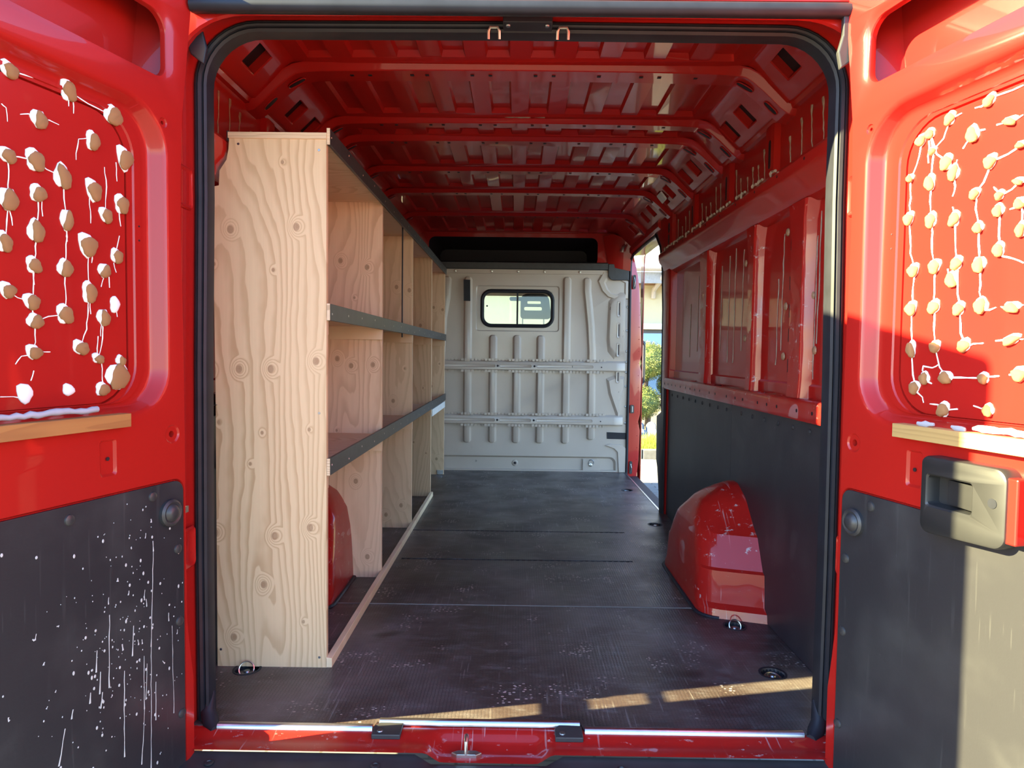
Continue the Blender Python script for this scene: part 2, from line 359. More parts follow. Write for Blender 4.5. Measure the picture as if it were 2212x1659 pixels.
# ================================================================ SIDE WALLS
rivet_m = M().lathe([(.0085, 0), (.0085, .001), (.0065, .003), (.003, .0042), (.0005, .0045)], (0, 0, 0), 'X', 12).mesh('rivet', 40); rivet_m.materials.append(PLASTIC)
def wavy(p0, p1, n=14, a=.004, ax=1):
    out = []
    for k in range(n+1):
        q = list(lerp(p0, p1, k/n)); q[ax] += random.uniform(-a, a); out.append(tuple(q))
    return out
def side_wall(s, name, label):
    R_ = s > 0; YE = 2.30 if R_ else 3.66
    w = empty(name, label=label, cat='wall', kind='structure')
    X = lambda v: s*v
    def pr(pts, y0, y1, nm, mat, smooth=None, **kw):
        return M().prism([(X(a), b) for a, b in pts], XZ, y0, y1).build(nm, mat, w, smooth, **kw)
    # lower trim boards, with plastic rivets along the top
    edges = [.045, 1.108, YE] if R_ else [.045, 1.108, 2.40, YE]
    for a, b in zip(edges, edges[1:]):
        t = M().prism(rrect(a+.001, b-.001, .002, .737, .012, 3), YZ, X(.886), X(.880)).build('trim_board', TRIM, w)
        k = a+.07
        while k < b-.03:
            inst('rivet', rivet_m, None, t, (X(.880), k, .705), (-s, 1, 1)); k += .125
        for zz in (.10, .40): inst('rivet', rivet_m, None, t, (X(.880), a+.04, zz), (-s, 1, 1))
    # waist ledge with punched holes
    hy = ([.33] if R_ else [])+[.60, .80, 1.28, 1.40, 1.75] + ([] if R_ else [2.3, 2.6, 2.9, 3.2])
    LY = .03 if R_ else .31
    m = M(); m.stamp([(LY, X(.872)), (YE, X(.872)), (YE, X(.93)), (LY, X(.93))],
        [([(rrect(y-.065, y+.055, min(X(.876), X(.908)), max(X(.876), X(.908)), .006, 2), .800), (rrect(y-.065, y+.055, min(X(.876), X(.908)), max(X(.876), X(.908)), .006, 2), .770)], False) for y in hy],
        lambda a, b, c: (b, a, c), .800)
    m.loft([[(X(.872), y, .800), (X(.862), y, .797), (X(.857), y, .789), (X(.857), y, .742), (X(.861), y, .735), (X(.90), y, .735)] for y in (LY, YE)], False)
    led = m.build('waist_ledge', RED_WORN, w, 35)
    hm = M(); k = LY+.07
    while k < YE: hm.lathe([(.006, 0), (.006, s*-.001), (.001, s*-.001)], (X(.8575), k, .765), 'X', 10); k += random.choice((.09, .11, .16))
    hm.build('punched_holes', DARK, led, kind='stuff')
    # inner skins
    M().box(min(X(.915), X(.922)), max(X(.915), X(.922)), .03, YE, .735, 1.47).build('inner_skin', RED, w)
    M().box(min(X(.93), X(.865)), max(X(.93), X(.865)), .03, YE, .770, .771).build('ledge_bottom', DARK, w)
    M().prism([(X(.908), .80), (X(.916), .80), (X(.916), .845), (X(.908), .838)], XZ, .03, YE).build('skin_flange', RED, w)
    # upright posts
    for (ya, yb) in ((.455, .60), (.90, 1.01), (1.53, 1.69), *([] if R_ else [(2.3, 2.42), (2.95, 3.07)])):
        l = []
        for z, dx, dy in ((.795, 0, 0), (.86, .004, 0), (1.10, .004, .0), (1.30, .004, -.004), (1.36, .0, -.012), (1.415, -.004, -.03)):
            l.append([(X(.917), ya+dy-.012, z), (X(.912), ya+dy-.010, z), (X(.884+dx), ya+dy+.002, z), (X(.878+dx), ya+dy+.010, z),
                      (X(.878+dx), yb-dy*.3-.05, z), (X(.886+dx), yb-dy*.3-.042, z), (X(.912), yb-dy*.3+.018, z), (X(.917), yb-dy*.3+.02, z)])
        p = M().loft(l, False).build('upright_post', RED_WORN, w, 30)
        hm = M()
        for z in (.90, 1.0, 1.08, 1.17, 1.30): hm.box(min(X(.8925), X(.90)), max(X(.8925), X(.90)), yb-.026, yb-.018, z-.022, z+.022)
        hm.build('slot_holes', DARK, p, kind='stuff')
    # upper box rail
    rail = pr([(.962, 1.40), (.905, 1.405), (.880, 1.418), (.866, 1.436), (.862, 1.452), (.842, 1.478), (.836, 1.50), (.836, 1.522), (.845, 1.535), (.870, 1.540), (.962, 1.545)], .045, YE+(.13 if R_ else 0), 'box_rail', RED, 24)
    hm = M(); k = .15
    while k < YE: hm.lathe([(.005, 0), (.005, s*-.0012), (.001, s*-.0012)], (X(.8365), k, 1.512), 'X', 8); k += .21
    hm.build('punched_holes', DARK, rail, kind='stuff')
    # drips of old adhesive along the top of the rail
    if R_:
        k = .62
        while k < 2.3:
            b = M(); zz = random.uniform(.004, .02)
            b.tube([(X(.838), k, 1.540), (X(.834), k+random.uniform(-.005, .005), 1.535), (X(.834), k, 1.535-zz)], [.006, .005, .003], 6)
            b.tube(wavy((X(.842), k-.02, 1.541), (X(.842), k+.02, 1.541), 4, .002, 2), .005, 6)
            b.build('adhesive_drip', SEALPALE, w); k += random.choice((.045, .06, .085, .12))
    # upper skin and its roof flange
    M().box(min(X(.900), X(.907)), max(X(.900), X(.907)), .03, YE+(.20 if R_ else 0), 1.52, 1.80).build('upper_skin', RED, w)
    pr([(.907, 1.735), (.885, 1.738), (.878, 1.750), (.872, 1.752), (.864, 1.762), (.907, 1.790)], .03, 3.66, 'roof_flange', RED, 30)
    for ya, yb in ((.735, .815), (1.235, 1.345), (1.80, 1.87)):
        p = M().loft([[(X(.901), ya-.02, z), (X(.884), ya, z), (X(.882), ya+.012, z), (X(.882), yb-.012, z), (X(.884), yb, z), (X(.901), yb+.02, z)] for z in (1.535, 1.70, 1.742)], False).build('upper_post', RED, w, 30)
        M().prism(rrect(ya+.024, ya+.044, 1.59, 1.69, .0099, 4), YZ, X(.8822), X(.8812)).build('oval_slot', DARK, p)
    # streaks of brown sealant on the skins
    ups = [(.375, 1.545, 1.70), (.455, 1.545, 1.705), (.53, 1.545, 1.69), (.62, 1.56, 1.66)] + [(y, 1.55+random.uniform(0, .03), random.uniform(1.63, 1.70)) for y in (.86, .92, .98, 1.04, 1.12, 1.18, 1.40, 1.47, 1.55, 1.63, 1.70, 1.95, 2.03, 2.1, 2.2)]
    for y, za, zb in ups:
        pts = wavy((X(.899), y, za), (X(.899), y+.012, zb), 10, .003)
        M().tube(pts, [.0030+.0035*(k > 8)+random.uniform(-.001, .001) for k in range(11)], 6, True, .5, (s, 0, 0)).build('sealant_streak', SEALBROWN if not R_ else SEALPALE, w)
    if R_:
        for y, za, zb in ((.375, 1.08, 1.40), (.415, .97, 1.37), (.437, .86, 1.30), (.70, .95, 1.35), (.74, .90, 1.2), (1.12, .95, 1.36), (1.22, .9, 1.38), (1.30, .9, 1.36), (1.41, .95, 1.33), (1.80, .95, 1.33), (1.95, .92, 1.2)):
            pts = wavy((X(.914), y, za), (X(.914), y-.008, zb), 12, .003)
            M().tube(pts, [.0030+random.uniform(-.0012, .0015) for k in range(13)], 6, True, .5, (s, 0, 0)).build('sealant_streak', SEALPALE, w)
        for y, z in ((.425, .95), (.66, 1.35), (.66, 1.10), (.67, .93), (.45, 1.12), (1.08, 1.30), (1.07, 1.0)):
            M().lathe([(.004, -.006), (.011, -.004), (.014, 0), (.006, .003)], (X(.913), y, z), 'X', 9).build('sealant_dab', SEALBROWN, w)
    arch(s, w)
    # outer body skin
    if R_:
        outer = [(-.105, -.35), (3.86, -.35), (3.86, 1.80), (-.105, 1.80)]
        hole = rrect(2.36, 3.74, -.20, 1.71, (.05, .05, .06, .20), 6)
        M().prism(outer, YZ, .99, .997, [hole]).build('outer_skin', RED, w)
    else:
        M().box(-.997, -.99, -.105, 3.86, -.35, 1.80).build('outer_skin', RED, w)
    return w
wall_r = side_wall(1, 'wall_right', 'right inner wall of the van, red steel above dark trim boards')
wall_l = side_wall(-1, 'wall_left', 'left inner wall of the van, red steel behind the plywood shelving')

# side door opening: rear post, cladding, head, front post
post = M().loft([[(.962, 2.27, z), (.880, 2.275, z), (.872, 2.29, z), (.872, 2.40+dz, z), (.885, 2.455+dz, z), (.93, 2.47+dz, z), (.93, 2.33, z), (.992, 2.33, z)] for z, dz in ((-.06, -.10), (.0, -.10), (.30, -.05), (.70, .02), (1.2, .03), (1.45, .06), (1.60, .13), (1.70, .26), (1.76, .40))], False)
rp = post.build('rear_door_post', RED, wall_r, 35)
M().tube([(.888, 2.36+.01, -.03), (.888, 2.415, .30), (.888, 2.487, .70), (.888, 2.497, 1.2), (.886, 2.53, 1.45), (.884, 2.60, 1.60), (.878, 2.73, 1.70)], .009, 8).build('post_seal', RUBBER, rp)
clad = M().loft([[(.868, 2.285, z), (.858, 2.30, z), (.850+dx, 2.42+dz, z), (.868+dx, 2.48+dz, z), (.94, 2.50+dz, z), (.99, 2.36, z)] for z, dx, dz in ((-.16, .0, -.09), (.0, 0, -.09), (.12, 0, -.07), (.26, .0, -.015), (.30, 0, .02), (.56, 0, .03), (.575, .008, .0), (.595, .016, -.03), (.735, .016, -.03), (.742, .03, -.04))], False, False)
clad.build('door_post_cladding', PLASTIC, wall_r, 30)
for z in (.63, .30, .05): inst('clip', rivet_m, None, rp, (.862, 2.40 if z > .5 else 2.37, z), (-1, .7, .7))
for z in (1.60, 1.665): M().prism(rrect(2.30, 2.34, z-.03, z+.03, .0195, 5), YZ, .8715, .8705).build('oval_slot', DARK, rp)
head = M().prism([(.99, 1.71), (.885, 1.698), (.868, 1.702), (.855, 1.715), (.852, 1.745), (.862, 1.765), (.99, 1.80)], XZ, 2.55, 3.70).build('door_head', RED, wall_r, 30)
M().tube([(.890, 2.60, 1.697), (.880, 3.0, 1.695), (.876, 3.55, 1.690), (.874, 3.66, 1.66), (.873, 3.672, 1.60), (.876, 3.674, 1.0), (.874, 3.674, .3), (.872, 3.672, -.02)], [.011]*8, 8).build('door_opening_seal', RUBBER, head)
bp = M().loft([[(.866, 3.685, z), (.886, 3.678, z), (.90+dx*.4, 3.682, z), (.955+dx, 3.70, z), (.975+dx, 3.72, z), (.985+dx, 3.86, z), (.866, 3.86, z)] for z, dx in ((-.10, -.02), (.10, .0), (.33, .005), (.40, -.01), (.46, .005), (.80, .008), (.86, -.01), (.93, .008), (1.2, -.005), (1.45, -.02), (1.55, -.035), (1.66, -.06), (1.74, -.08))], True, True, True).build('front_door_post', RED, wall_r, 30)
for z0, z1 in ((1.44, 1.55), (-.01, .09)):
    q = M().prism(rrect(.895, .918, z0, z1, .010, 4), XZ, 3.684, 3.672).build('catch_socket', PLASTIC, bp)
    M().tube([(.906, 3.671, z0+.02), (.910, 3.668, (z0+z1)/2), (.904, 3.671, z1-.02)], .004, 6).build('catch_spring', STEEL, q)
q = M().prism(rrect(.893, .923, .47, .535, .008, 4), XZ, 3.684, 3.670).build('latch_socket', PLASTIC, bp)
M().box(.905, .914, 3.664, 3.671, .48, .525).build('latch_plate', STEEL, q)
for k in range(14): M().lathe([(.003, 0), (.002, -.002), (.0005, -.0025)], (.958, 3.699, .1+k*.095), 'Y', 8).build('weld_stud', RED, bp)

# ================================================================ CEILING
ceil = empty('ceiling', label='pressed red steel van roof seen from inside', cat='ceiling', kind='structure')
ZR = 1.868
BOWS = [(.59, .69), (1.10, 1.17), (1.33, 1.41), (1.82, 1.90), (2.29, 2.37), (2.95, 3.03)]
bays = [(.03, .59), (.69, 1.10), (1.17, 1.33), (1.41, 1.82), (1.90, 2.29), (2.37, 2.95), (3.03, 3.68)]
def crown(x): return .008*(1-(x/.75)**2)
for ya, yb in bays:
    feats = []; per = .143; x = -.683; e = .055 if yb-ya > .3 else .03
    while x < .62:
        r0 = [(x, ya+.012), (x+.078, ya+.012), (x+.078, yb-e+.016), (x, yb-e+.016)]
        r1 = [(x+.007, ya+.020), (x+.071, ya+.020), (x+.071, yb-e), (x+.007, yb-e)]
        feats.append(([(r0, ZR), (r1, ZR+.016)], True)); x += per
    m = M(); m.stamp([(-.76, ya), (.76, ya), (.76, yb), (-.76, yb)], feats, lambda a, b, c: (a, b, c+crown(a)), ZR)
    m.build('roof_sheet', RED, ceil, 20)
# sloping side panels with square punched holes
def slope3(s): return lambda y, t, d: (s*(.868-.118*t+d*.62), y, 1.752+.116*t+d*.78)
SQ = {0: [(.44, .55)], 1: [(.855, .42), (1.03, .42)], 3: [(1.56, .45), (1.72, .45)], 4: [(2.05, .5), (2.20, .5)], 5: [(2.55, .5), (2.75, .5)], 6: [(3.2, .5)]}
for s in (-1, 1):
    for i, (ya, yb) in enumerate(bays):
        feats = []
        for y, t in SQ.get(i, []):
            h = .052 if i == 0 else .047
            q0 = rrect(y-h, y+h, t-.26, t+.26, .012, 2); q1 = rrect(y-h+.005, y+h-.005, t-.235, t+.235, .010, 2)
            feats.append(([(q0, 0), (q1, .003), (q1, .03)], False))
        p = M().stamp([(ya-.01, 0), (yb+.01, 0), (yb+.01, 1), (ya-.01, 1)], feats, slope3(s), 0).build('roof_side_panel', RED, ceil, 25)
        if feats: M().add([slope3(s)(a, b, .031) for a, b in ((ya, .05), (yb, .05), (yb, .95), (ya, .95))], [(0, 1, 2, 3)]).build('cavity', DARK, p)
    # soft rounded corner strip between side panel and roof
    M().loft([[(s*.775, y, 1.843), (s*.755, y, 1.861), (s*.740, y, 1.868), (s*.71, y, 1.8695)] for y in (.03, 3.68)], False).build('roof_corner', RED, ceil, 40)
# transverse bows
def bow_path():
    P = [(-.905, 1.715), (-.875, 1.722), (-.850, 1.742)]
    P += [(-.80, 1.790), (-.755, 1.826), (-.735, 1.837), (-.705, 1.843), (-.66, 1.846), (-.40, 1.850), (0, 1.852)]
    return P+[(-x, z) for x, z in P[-2::-1]]
for i, (ya, yb) in enumerate(BOWS):
    P = bow_path(); l = []
    prof = [(ya-.012, .026), (ya-.006, .022), (ya+.003, .004), (ya+.008, 0), (yb-.008, 0), (yb-.003, .004), (yb+.006, .022), (yb+.012, .026)]
    for k, (x, z) in enumerate(P):
        a = Vector(P[max(k-1, 0)]); b = Vector(P[min(k+1, len(P)-1)]); t = (b-a).normalized(); n = Vector((-t.y, t.x))
        l.append([(x+n.x*h, y, z+n.y*h) for y, h in prof])
    bow = M().loft(l, False).build('roof_bow', RED, ceil, 30)
    hm = M(); yc = (ya+yb)/2
    for x in (-.56, -.50, -.36, -.31, -.16, -.10, .05, .11, .26, .40, .46, .58): hm.box(x-.006, x+.006, yc-.014, yc-.003, 1.845+.004*(1-x*x/.4), 1.8505)
    hm.build('punched_holes', DARK, bow, kind='stuff')
    for s in (-1, 1):
        for (xa, za, xb, zb) in ((.856, 1.7345, .812, 1.7765), (.775, 1.808, .718, 1.839)):
            c = Vector((s*(xa+xb)/2, yc, (za+zb)/2)); d = Vector((s*(xb-xa), 0, zb-za)); L = d.length/2; d.normalize(); nn = Vector((-d.z, 0, d.x)); nn = nn if nn.z < 0 else -nn
            ring = lambda L, wd, off: [tuple(c+d*(max(-1, min(1, 1.6*cos(a)))*(L-wd)+wd*cos(a))+Vector((0, 1, 0))*(wd*sin(a))+nn*off) for a in [2*pi*k/24 for k in range(24)]]
            M().loft([ring(L, .017, .0005), ring(L*.96, .014, .0025), ring(L*.90, .011, .0015)], True).build('oval_rim', RED, bow, 40)
            M().loft([ring(L*.93, .012, .0008), ring(L*.5, .004, .0018)], True, False, True).build('oval_hole', DARK, bow)
# blob of old adhesive on the second bow, and a small roof lamp by the side door
M().tube(wavy((-.06, 1.085, 1.873), (.10, 1.085, 1.873), 12, .003, 2), [.004+.004*random.random() for _ in range(13)], 7).build('adhesive_smear', SEALPALE, ceil)
lampx = M().prism(rrect(-.05, .05, -.028, .028, .008, 3), lambda a, b, c: (.800-b*.6+c*.64*-1, 2.18+a, 1.812+b*.75-c*.75), 0, .010).build('roof_lamp', plain('pale_lamp_lens', (.70, .70, .68), .25), ceil)
M().tube([(.775, 3.50, 1.70), (.785, 3.50, 1.735), (.80, 3.51, 1.75)], .014, 8).build('zinc_tube', ZINC, ceil)  # short curved zinc tube close to the front header
# header over the bulkhead
M().prism([(-.90, 1.57), (.90, 1.57), (.90, 1.90), (-.90, 1.90)], XZ, 3.70, 3.74, [rrect(-.70, .62, 1.62, 1.835, .05, 5)]).build('front_header', RED, ceil)
hd = M(); hd.loft([[XZ(p[0], p[1], 3.70) for p in rrect(-.70, .62, 1.62, 1.835, .05, 5)], [XZ(p[0], p[1], 4.15) for p in rrect(-.66, .58, 1.64, 1.80, .05, 5)]], True, False, True)
hd.build('header_recess', DARK, ceil, 40)
M().prism([(3.66, 1.635), (3.66, 1.585), (3.70, 1.575), (3.72, 1.575), (3.72, 1.65)], YZ, -.88, .70).build('header_strip', PLASTIC, ceil, bevel=.004)
M().prism([(.70, 1.63), (.70, 1.54), (.715, 1.515), (.74, 1.505), (.86, 1.505), (.86, 1.63)], XZ, 3.655, 3.70).build('header_corner_trim', PLASTIC, ceil, bevel=.004)
M().loft([[(.70, 3.69, 1.62), (.75, 3.655, 1.60), (.87, 3.65, 1.575)], [(.66, 3.69, 1.85), (.74, 3.62, 1.85), (.87, 3.60, 1.80)]], False).build('header_corner', RED, ceil, 60)
# roof outer skin
M().loft([[(-.997, y, 1.79), (-.96, y, 1.88), (-.85, y, 1.945), (-.6, y, 1.975), (0, y, 1.985), (.6, y, 1.975), (.85, y, 1.945), (.96, y, 1.88), (.997, y, 1.79)] for y in (-.02, 3.9)], False).build('roof_outer_skin', RED, ceil, 50)

# ================================================================ REAR FRAME
rear = empty('wall_rear', label='red rear door frame of the van with black rubber seal', cat='door frame', kind='structure')
def opening_path(xi=.756, zt=1.692, r=.125, n=9):
    P = [(-xi-.006, -.02, -1, 0), (-xi-.008, .4, -1, 0), (-xi-.006, .9, -1, 0), (-xi, 1.3, -1, 0)]
    for k in range(n+1):
        a = pi-.5*pi*k/n; P.append((-xi+r+r*cos(a), zt-r+r*sin(a), cos(a), sin(a)))
    P.append((0, zt+.003, 0, 1))
    return P+[(-x, z, -nx, nz) for x, z, nx, nz in P[-2::-1]]
OP = opening_path()
def frame_strip(prof):
    return M().loft([[(x+nx*os_, y, z+nz*ot) for os_, ot, y in prof] for x, z, nx, nz in OP], False)
frame_strip([(.0, .0, .03), (-.002, -.001, .004), (.0, .001, -.010), (.005, .007, -.015), (.008, .010, -.009), (.011, .013, -.016), (.018, .017, -.018), (.0205, .020, -.011), (.0235, .023, -.015), (.029, .027, -.012), (.032, .030, -.002), (.032, .030, .02)]).build('door_seal', RUBBER, rear, 28)
frame_strip([(.16, .24, .06), (.015, .015, .032), (.014, .014, .012), (.029, .026, .004), (.0315, .029, -.004), (.033, .027, -.02), (.034, .016, -.06), (.034, .004, -.082), (.038, .007, -.090), (.06, .03, -.092), (.22, .20, -.085)]).build('frame_reveal', RED, rear, 30)
for s in (-1, 1):
    M().prism([(s*.79, -.34), (s*.997, -.34), (s*.997, 1.80), (s*.90, 1.93), (s*.79, 1.93)], XZ, -.088, -.08).build('corner_skin', RED, rear)
    # hinge pocket pressed in the reveal
    for z0, z1 in ((1.262, 1.362), (.40, .50)):
        m = M(); to = lambda a, b, c: (s*(.7885-c), a, b)
        m.loft([[to(*p, 0) for p in rrect(-.092, -.022, z0, z1, .012, 4)], [to(*p, .004) for p in rrect(-.088, -.026, z0+.004, z1-.004, .010, 4)], [to(*p, -.004) for p in rrect(-.078, -.036, z0+.014, z1-.014, .008, 4)]], True, False, True)
        m.build('hinge_pocket', RED, rear, 40)
    # hinge leaves reaching to the door
    for zc in (.452, 1.31):
        h = M().box(min(s*.79, s*.86), max(s*.79, s*.86), -.17, -.095, zc-.018, zc+.018); h.build('door_hinge', RED, rear, bevel=.004)
    M().box(min(s*.775, s*.80), max(s*.775, s*.80), -.16, -.08, .545, .56).build('check_strap', STEEL, rear)
    # black corner bracket of the rain rubber
    pts = [(s*.743, 1.722), (s*.722, 1.702), (s*.722, 1.652), (s*.712, 1.614), (s*.719, 1.577), (s*.749, 1.599), (s*.752, 1.66)] if s > 0 else [(-.762, 1.742), (-.740, 1.7215), (-.740, 1.670), (-.730, 1.631), (-.737, 1.593), (-.768, 1.616), (-.786, 1.67)]
    M().prism(pts, XZ, *((-.112, -.098) if s > 0 else (-.066, -.056))).build('gutter_bracket', GREYPL if s > 0 else RUBBER, rear, bevel=.003)
M().prism([(-.118, 1.693), (-.124, 1.703), (-.122, 1.714), (-.112, 1.722), (-.088, 1.720), (-.086, 1.705), (-.092, 1.694), (-.108, 1.690)], YZ, -.745, .745).build('rain_gutter_rubber', RUBBER, rear, 60)
M().loft([[(x, -.090, 1.718), (x, -.112, 1.724), (x, -.112, 1.74), (x, -.06, 1.90), (x, -.02, 1.985-.04*abs(x))] for x in (-.80, 0, .80)], False).build('rear_roof_edge', RED, rear, 40)
lp = M().box(-.042, .073, -.066, -.02, 1.694, 1.712).build('latch_plate', RUBBER, rear, bevel=.002)
for x in (-.03, .061): M().lathe([(.006, 0), (.005, -.003), (.001, -.003)], (x, -.05, 1.694), 'Z', 8).build('screw', STEEL, lp)
for x in (-.064, .0995):
    M().tube([(x-.013, -.020, 1.676), (x-.013, -.026, 1.692), (x-.009, -.030, 1.699), (x+.009, -.030, 1.699), (x+.013, -.026, 1.692), (x+.013, -.020, 1.676)], .0032, 6).build('latch_striker', ZINC, rear, 50)
# sill: aluminium seal carriers, clips, red sill with latch dip, bumper step
for x0, x1, y in ((-.728, -.345, -.036), (-.333, .168, -.006), (.178, .716, -.034)):
    M().prism([(y-.009, -.004), (y-.009, .004), (y-.004, .009), (y+.005, .009), (y+.009, .004), (y+.009, -.004)], YZ, x0, x1).build('seal_carrier', ALU, rear, 50)
for x0, x1 in ((-.342, -.272), (.104, .172)):
    c = M().prism([(x0, -.070), (x1, -.070), (x1, -.018), (x0+.012, -.012), (x0, -.03)], XY, -.008, .004).build('sill_clip', GREYPL, rear, bevel=.002)
    M().lathe([(.008, 0), (.007, .002), (.001, .002)], (x0+.018, -.052, .004), 'Z', 10).build('clip_screw', STEEL, c)
def sillz(x, y):
    t = max(0, min(1, (.155-abs(x+.055))/.045)); t = t*t*(3-2*t); f = max(0, min(1, (-.02-y)/.03))
    return -.006-.022*t*f - .006*max(0, (-.095-y)/.025)
xs = [-.80+1.6*k/160 for k in range(161)]; ys = [-.002-.008*k for k in range(15)]
M().loft([[(x, y, sillz(x, y)+(.004*sin((y+.06)*70) if y < -.02 else 0)) for x in xs] for y in ys+[-.122]], False).build('red_sill', RED_SILL, rear, 40)
st = empty('latch_striker_plate'); st.parent = rear
sp_ = M().prism([(-.146, -.094), (-.132, -.104), (-.085, -.104), (-.072, -.094), (-.085, -.086), (-.132, -.086)], XY, -.034, -.022).build('lower_striker', ZINC, rear, bevel=.002)
bpy.data.objects.remove(st)
M().tube([(-.11, -.10, -.024), (-.11, -.098, .006), (-.11, -.082, .012), (-.11, -.072, -.012)], .005, 8).build('striker_bar', ZINC, sp_, 50)
bz = lambda x: -.018-.016*max(0, min(1, (.175-abs(x+.055))/.04))
bl = []
for x in xs: bl.append([(x, -.110-.010*max(0, min(1, (.175-abs(x+.055))/.04)), bz(x)-.03), (x, -.112-.012*max(0, min(1, (.175-abs(x+.055))/.04)), bz(x)), (x, -.130-.01*max(0, min(1, (.175-abs(x+.055))/.04)), -.020+bz(x)*.3), (x, -.185, -.026), (x, -.190, -.034), (x, -.33, -.040), (x, -.36, -.07), (x, -.36, -.32)])
bump_o = M().loft(bl, False).build('bumper_step', GREYPL, rear, 30)
for x in (-.70, -.315, .252, .70): M().lathe([(.011, 0), (.011, .002), (.007, .003), (.006, .001), (.001, .001)], (x, -.150, -.0235), 'Z', 12).build('bumper_screw', PLASTIC, bump_o)
for s in (-1, 1):
    M().prism([(s*.80, -.085), (s*.995, -.085), (s*.98, -.20), (s*.86, -.30), (s*.80, -.30)], XY, -.34, .10).build('bumper_corner_sun_block', GREYPL, rear, bevel=.02)  # blocks added at the bumper corners to keep low sun off the sill
for s in (-1, 1):   # frayed foot of the seal
    m = M(); m.tube([(s*.770, .02, .06), (s*.768, -.004, .02), (s*.752, -.02, -.004), (s*.73, -.045, -.006)], [.012, .019, .021, .012], 8); m.build('seal_foot', RUBBER, rear, 50)

# ================================================================ BULKHEAD
bulk = empty('wall_back', label='grey pressed steel bulkhead behind the cab with ribs and a window', cat='wall', kind='structure')
YB = 3.685
tb = lambda a, b, c: (a, YB-c, b)
W0 = rrect(-.326, .326, 1.100, 1.458, .022, 4); W1 = rrect(-.318, .318, 1.108, 1.450, .018, 4)
WO = rrect(-.285, .281, 1.137, 1.423, .075, 4)
feats = [([(W0, 0), (W1, -.008), (WO, -.008), (WO, -.03)], False)]
# right-hand corner relief with slots
def poly_in(P, t, c): return [(x+(c[0]-x)*t, y+(c[1]-y)*t) for x, y in P]
rp_ = [(.70, 1.04), (.71, .95), (.76, .89), (.845, .905), (.845, 1.42), (.80, 1.425), (.74, 1.38), (.71, 1.345), (.705, 1.20)]
feats.append(([(rp_, 0), (poly_in(rp_, .14, (.80, 1.17)), .020), (poly_in(rp_, .22, (.80, 1.17)), .024)], True))
rq = [(.700, .74), (.72, .62), (.80, .40), (.81, .42), (.81, .56), (.845, .66), (.845, .76), (.76, .765)]
feats.append(([(rq, 0), (poly_in(rq, .25, (.79, .66)), .020)], True))
lw = rrect(-.86, .79, .012, .120, (.004, .004, .05, .004), 4); lw2 = rrect(-.85, .775, .014, .105, (.004, .004, .045, .004), 4)
feats.append(([(lw, 0), (lw2, -.022)], True))
lh = rrect(.54, .66, .02, .095, .004, 2)
sheet = M().stamp([(-.885, .0), (.872, .0), (.872, 1.50), (.80, 1.585), (-.885, 1.585)], feats, tb, 0).build('bulkhead_sheet', BULK, bulk, 30)
fl = M().box(-.88, .74, YB-.010, YB+.002, 1.548, 1.584).build('top_flange', BULK, bulk, bevel=.003)
for x in (-.49, -.205, -.0, .205, .48): M().lathe([(.010, 0), (.010, -.003), (.005, -.006), (.001, -.006)], (x, YB-.010, 1.566), 'Y', 10).build('flange_screw', ZINC, fl)
c0 = [(.62, 1.50), (.655, 1.42), (.70, 1.375), (.76, 1.355), (.865, 1.36), (.865, 1.50), (.72, 1.575), (.66, 1.575)]
M().loft([[tb(*p, .001) for p in c0], [tb(*p, .014) for p in poly_in(c0, .07, (.78, 1.46))], [tb(*p, .016) for p in poly_in(c0, .30, (.78, 1.46))], [tb(*p, .006) for p in poly_in(c0, .40, (.78, 1.46))]], True, False, True).build('corner_pressing', BULK, bulk, 25)
# slots of the relief
for z0, z1 in ((1.236, 1.33), (1.07, 1.165), (.925, 1.005), (.72, .79)):
    sl = M().loft([[tb(*p, .0265) for p in rrect(.776, .806, z0-.014, z1+.014, .010, 4)], [tb(*p, .0275) for p in rrect(.778, .804, z0-.012, z1+.012, .009, 4)], [tb(*p, .0250) for p in rrect(.781, .801, z0-.008, z1+.008, .006, 4)]], True, False, True).build('slot_surround', BULK, bulk, 40)
    M().prism(rrect(.787, .795, z0, z1, .003, 2), tb, .0247, .0257).build('slot', DARK, sl)
for z in (1.30, 1.115, .955, .87, .79, .68, .52, .39): M().lathe([(.010, 0), (.008, -.004), (.003, -.005), (.001, -.005)], (.857, YB, z), 'Y', 10).build('edge_screw', STEEL, sheet)
# vertical ribs
def rib(pts, w=.030, h=.022):
    """pts: centre line (x, z) from bottom to top"""
    l = []
    n = len(pts)
    full = [(pts[0][0], pts[0][1]-.018, .3), (pts[0][0], pts[0][1]-.012, .75)] + [(x, z, 1) for x, z in pts] + [(pts[-1][0], pts[-1][1]+.016, .75), (pts[-1][0], pts[-1][1]+.024, .3)]
    for x, z, k in full:
        l.append([tb(x-w*k-.004, z, 0), tb(x-w*k, z, .004*k), tb(x-w*.66*k, z, h*k), tb(x-w*.55*k, z, h*k+.001), tb(x+w*.55*k, z, h*k+.001), tb(x+w*.66*k, z, h*k), tb(x+w*k, z, .004*k), tb(x+w*k+.004, z, 0)])
    return M().loft(l, False).build('rib', BULK, bulk, 32)
RX = [-.389, -.189, -.002, .184, .3845]
rib([(-.388, .24), (-.389, .9), (-.389, 1.50)]); rib([(.384, .24), (.3845, .9), (.3845, 1.505)])
for x in RX[1:4]: rib([(x, .24), (x, .6), (x, 1.048)])
rib([(.587, .272), (.587, .60), (.585, .95), (.572, 1.15), (.552, 1.33), (.541, 1.42), (.540, 1.50)])
rib([(-.60, .24), (-.60, .9), (-.585, 1.2), (-.56, 1.35), (-.55, 1.50)])
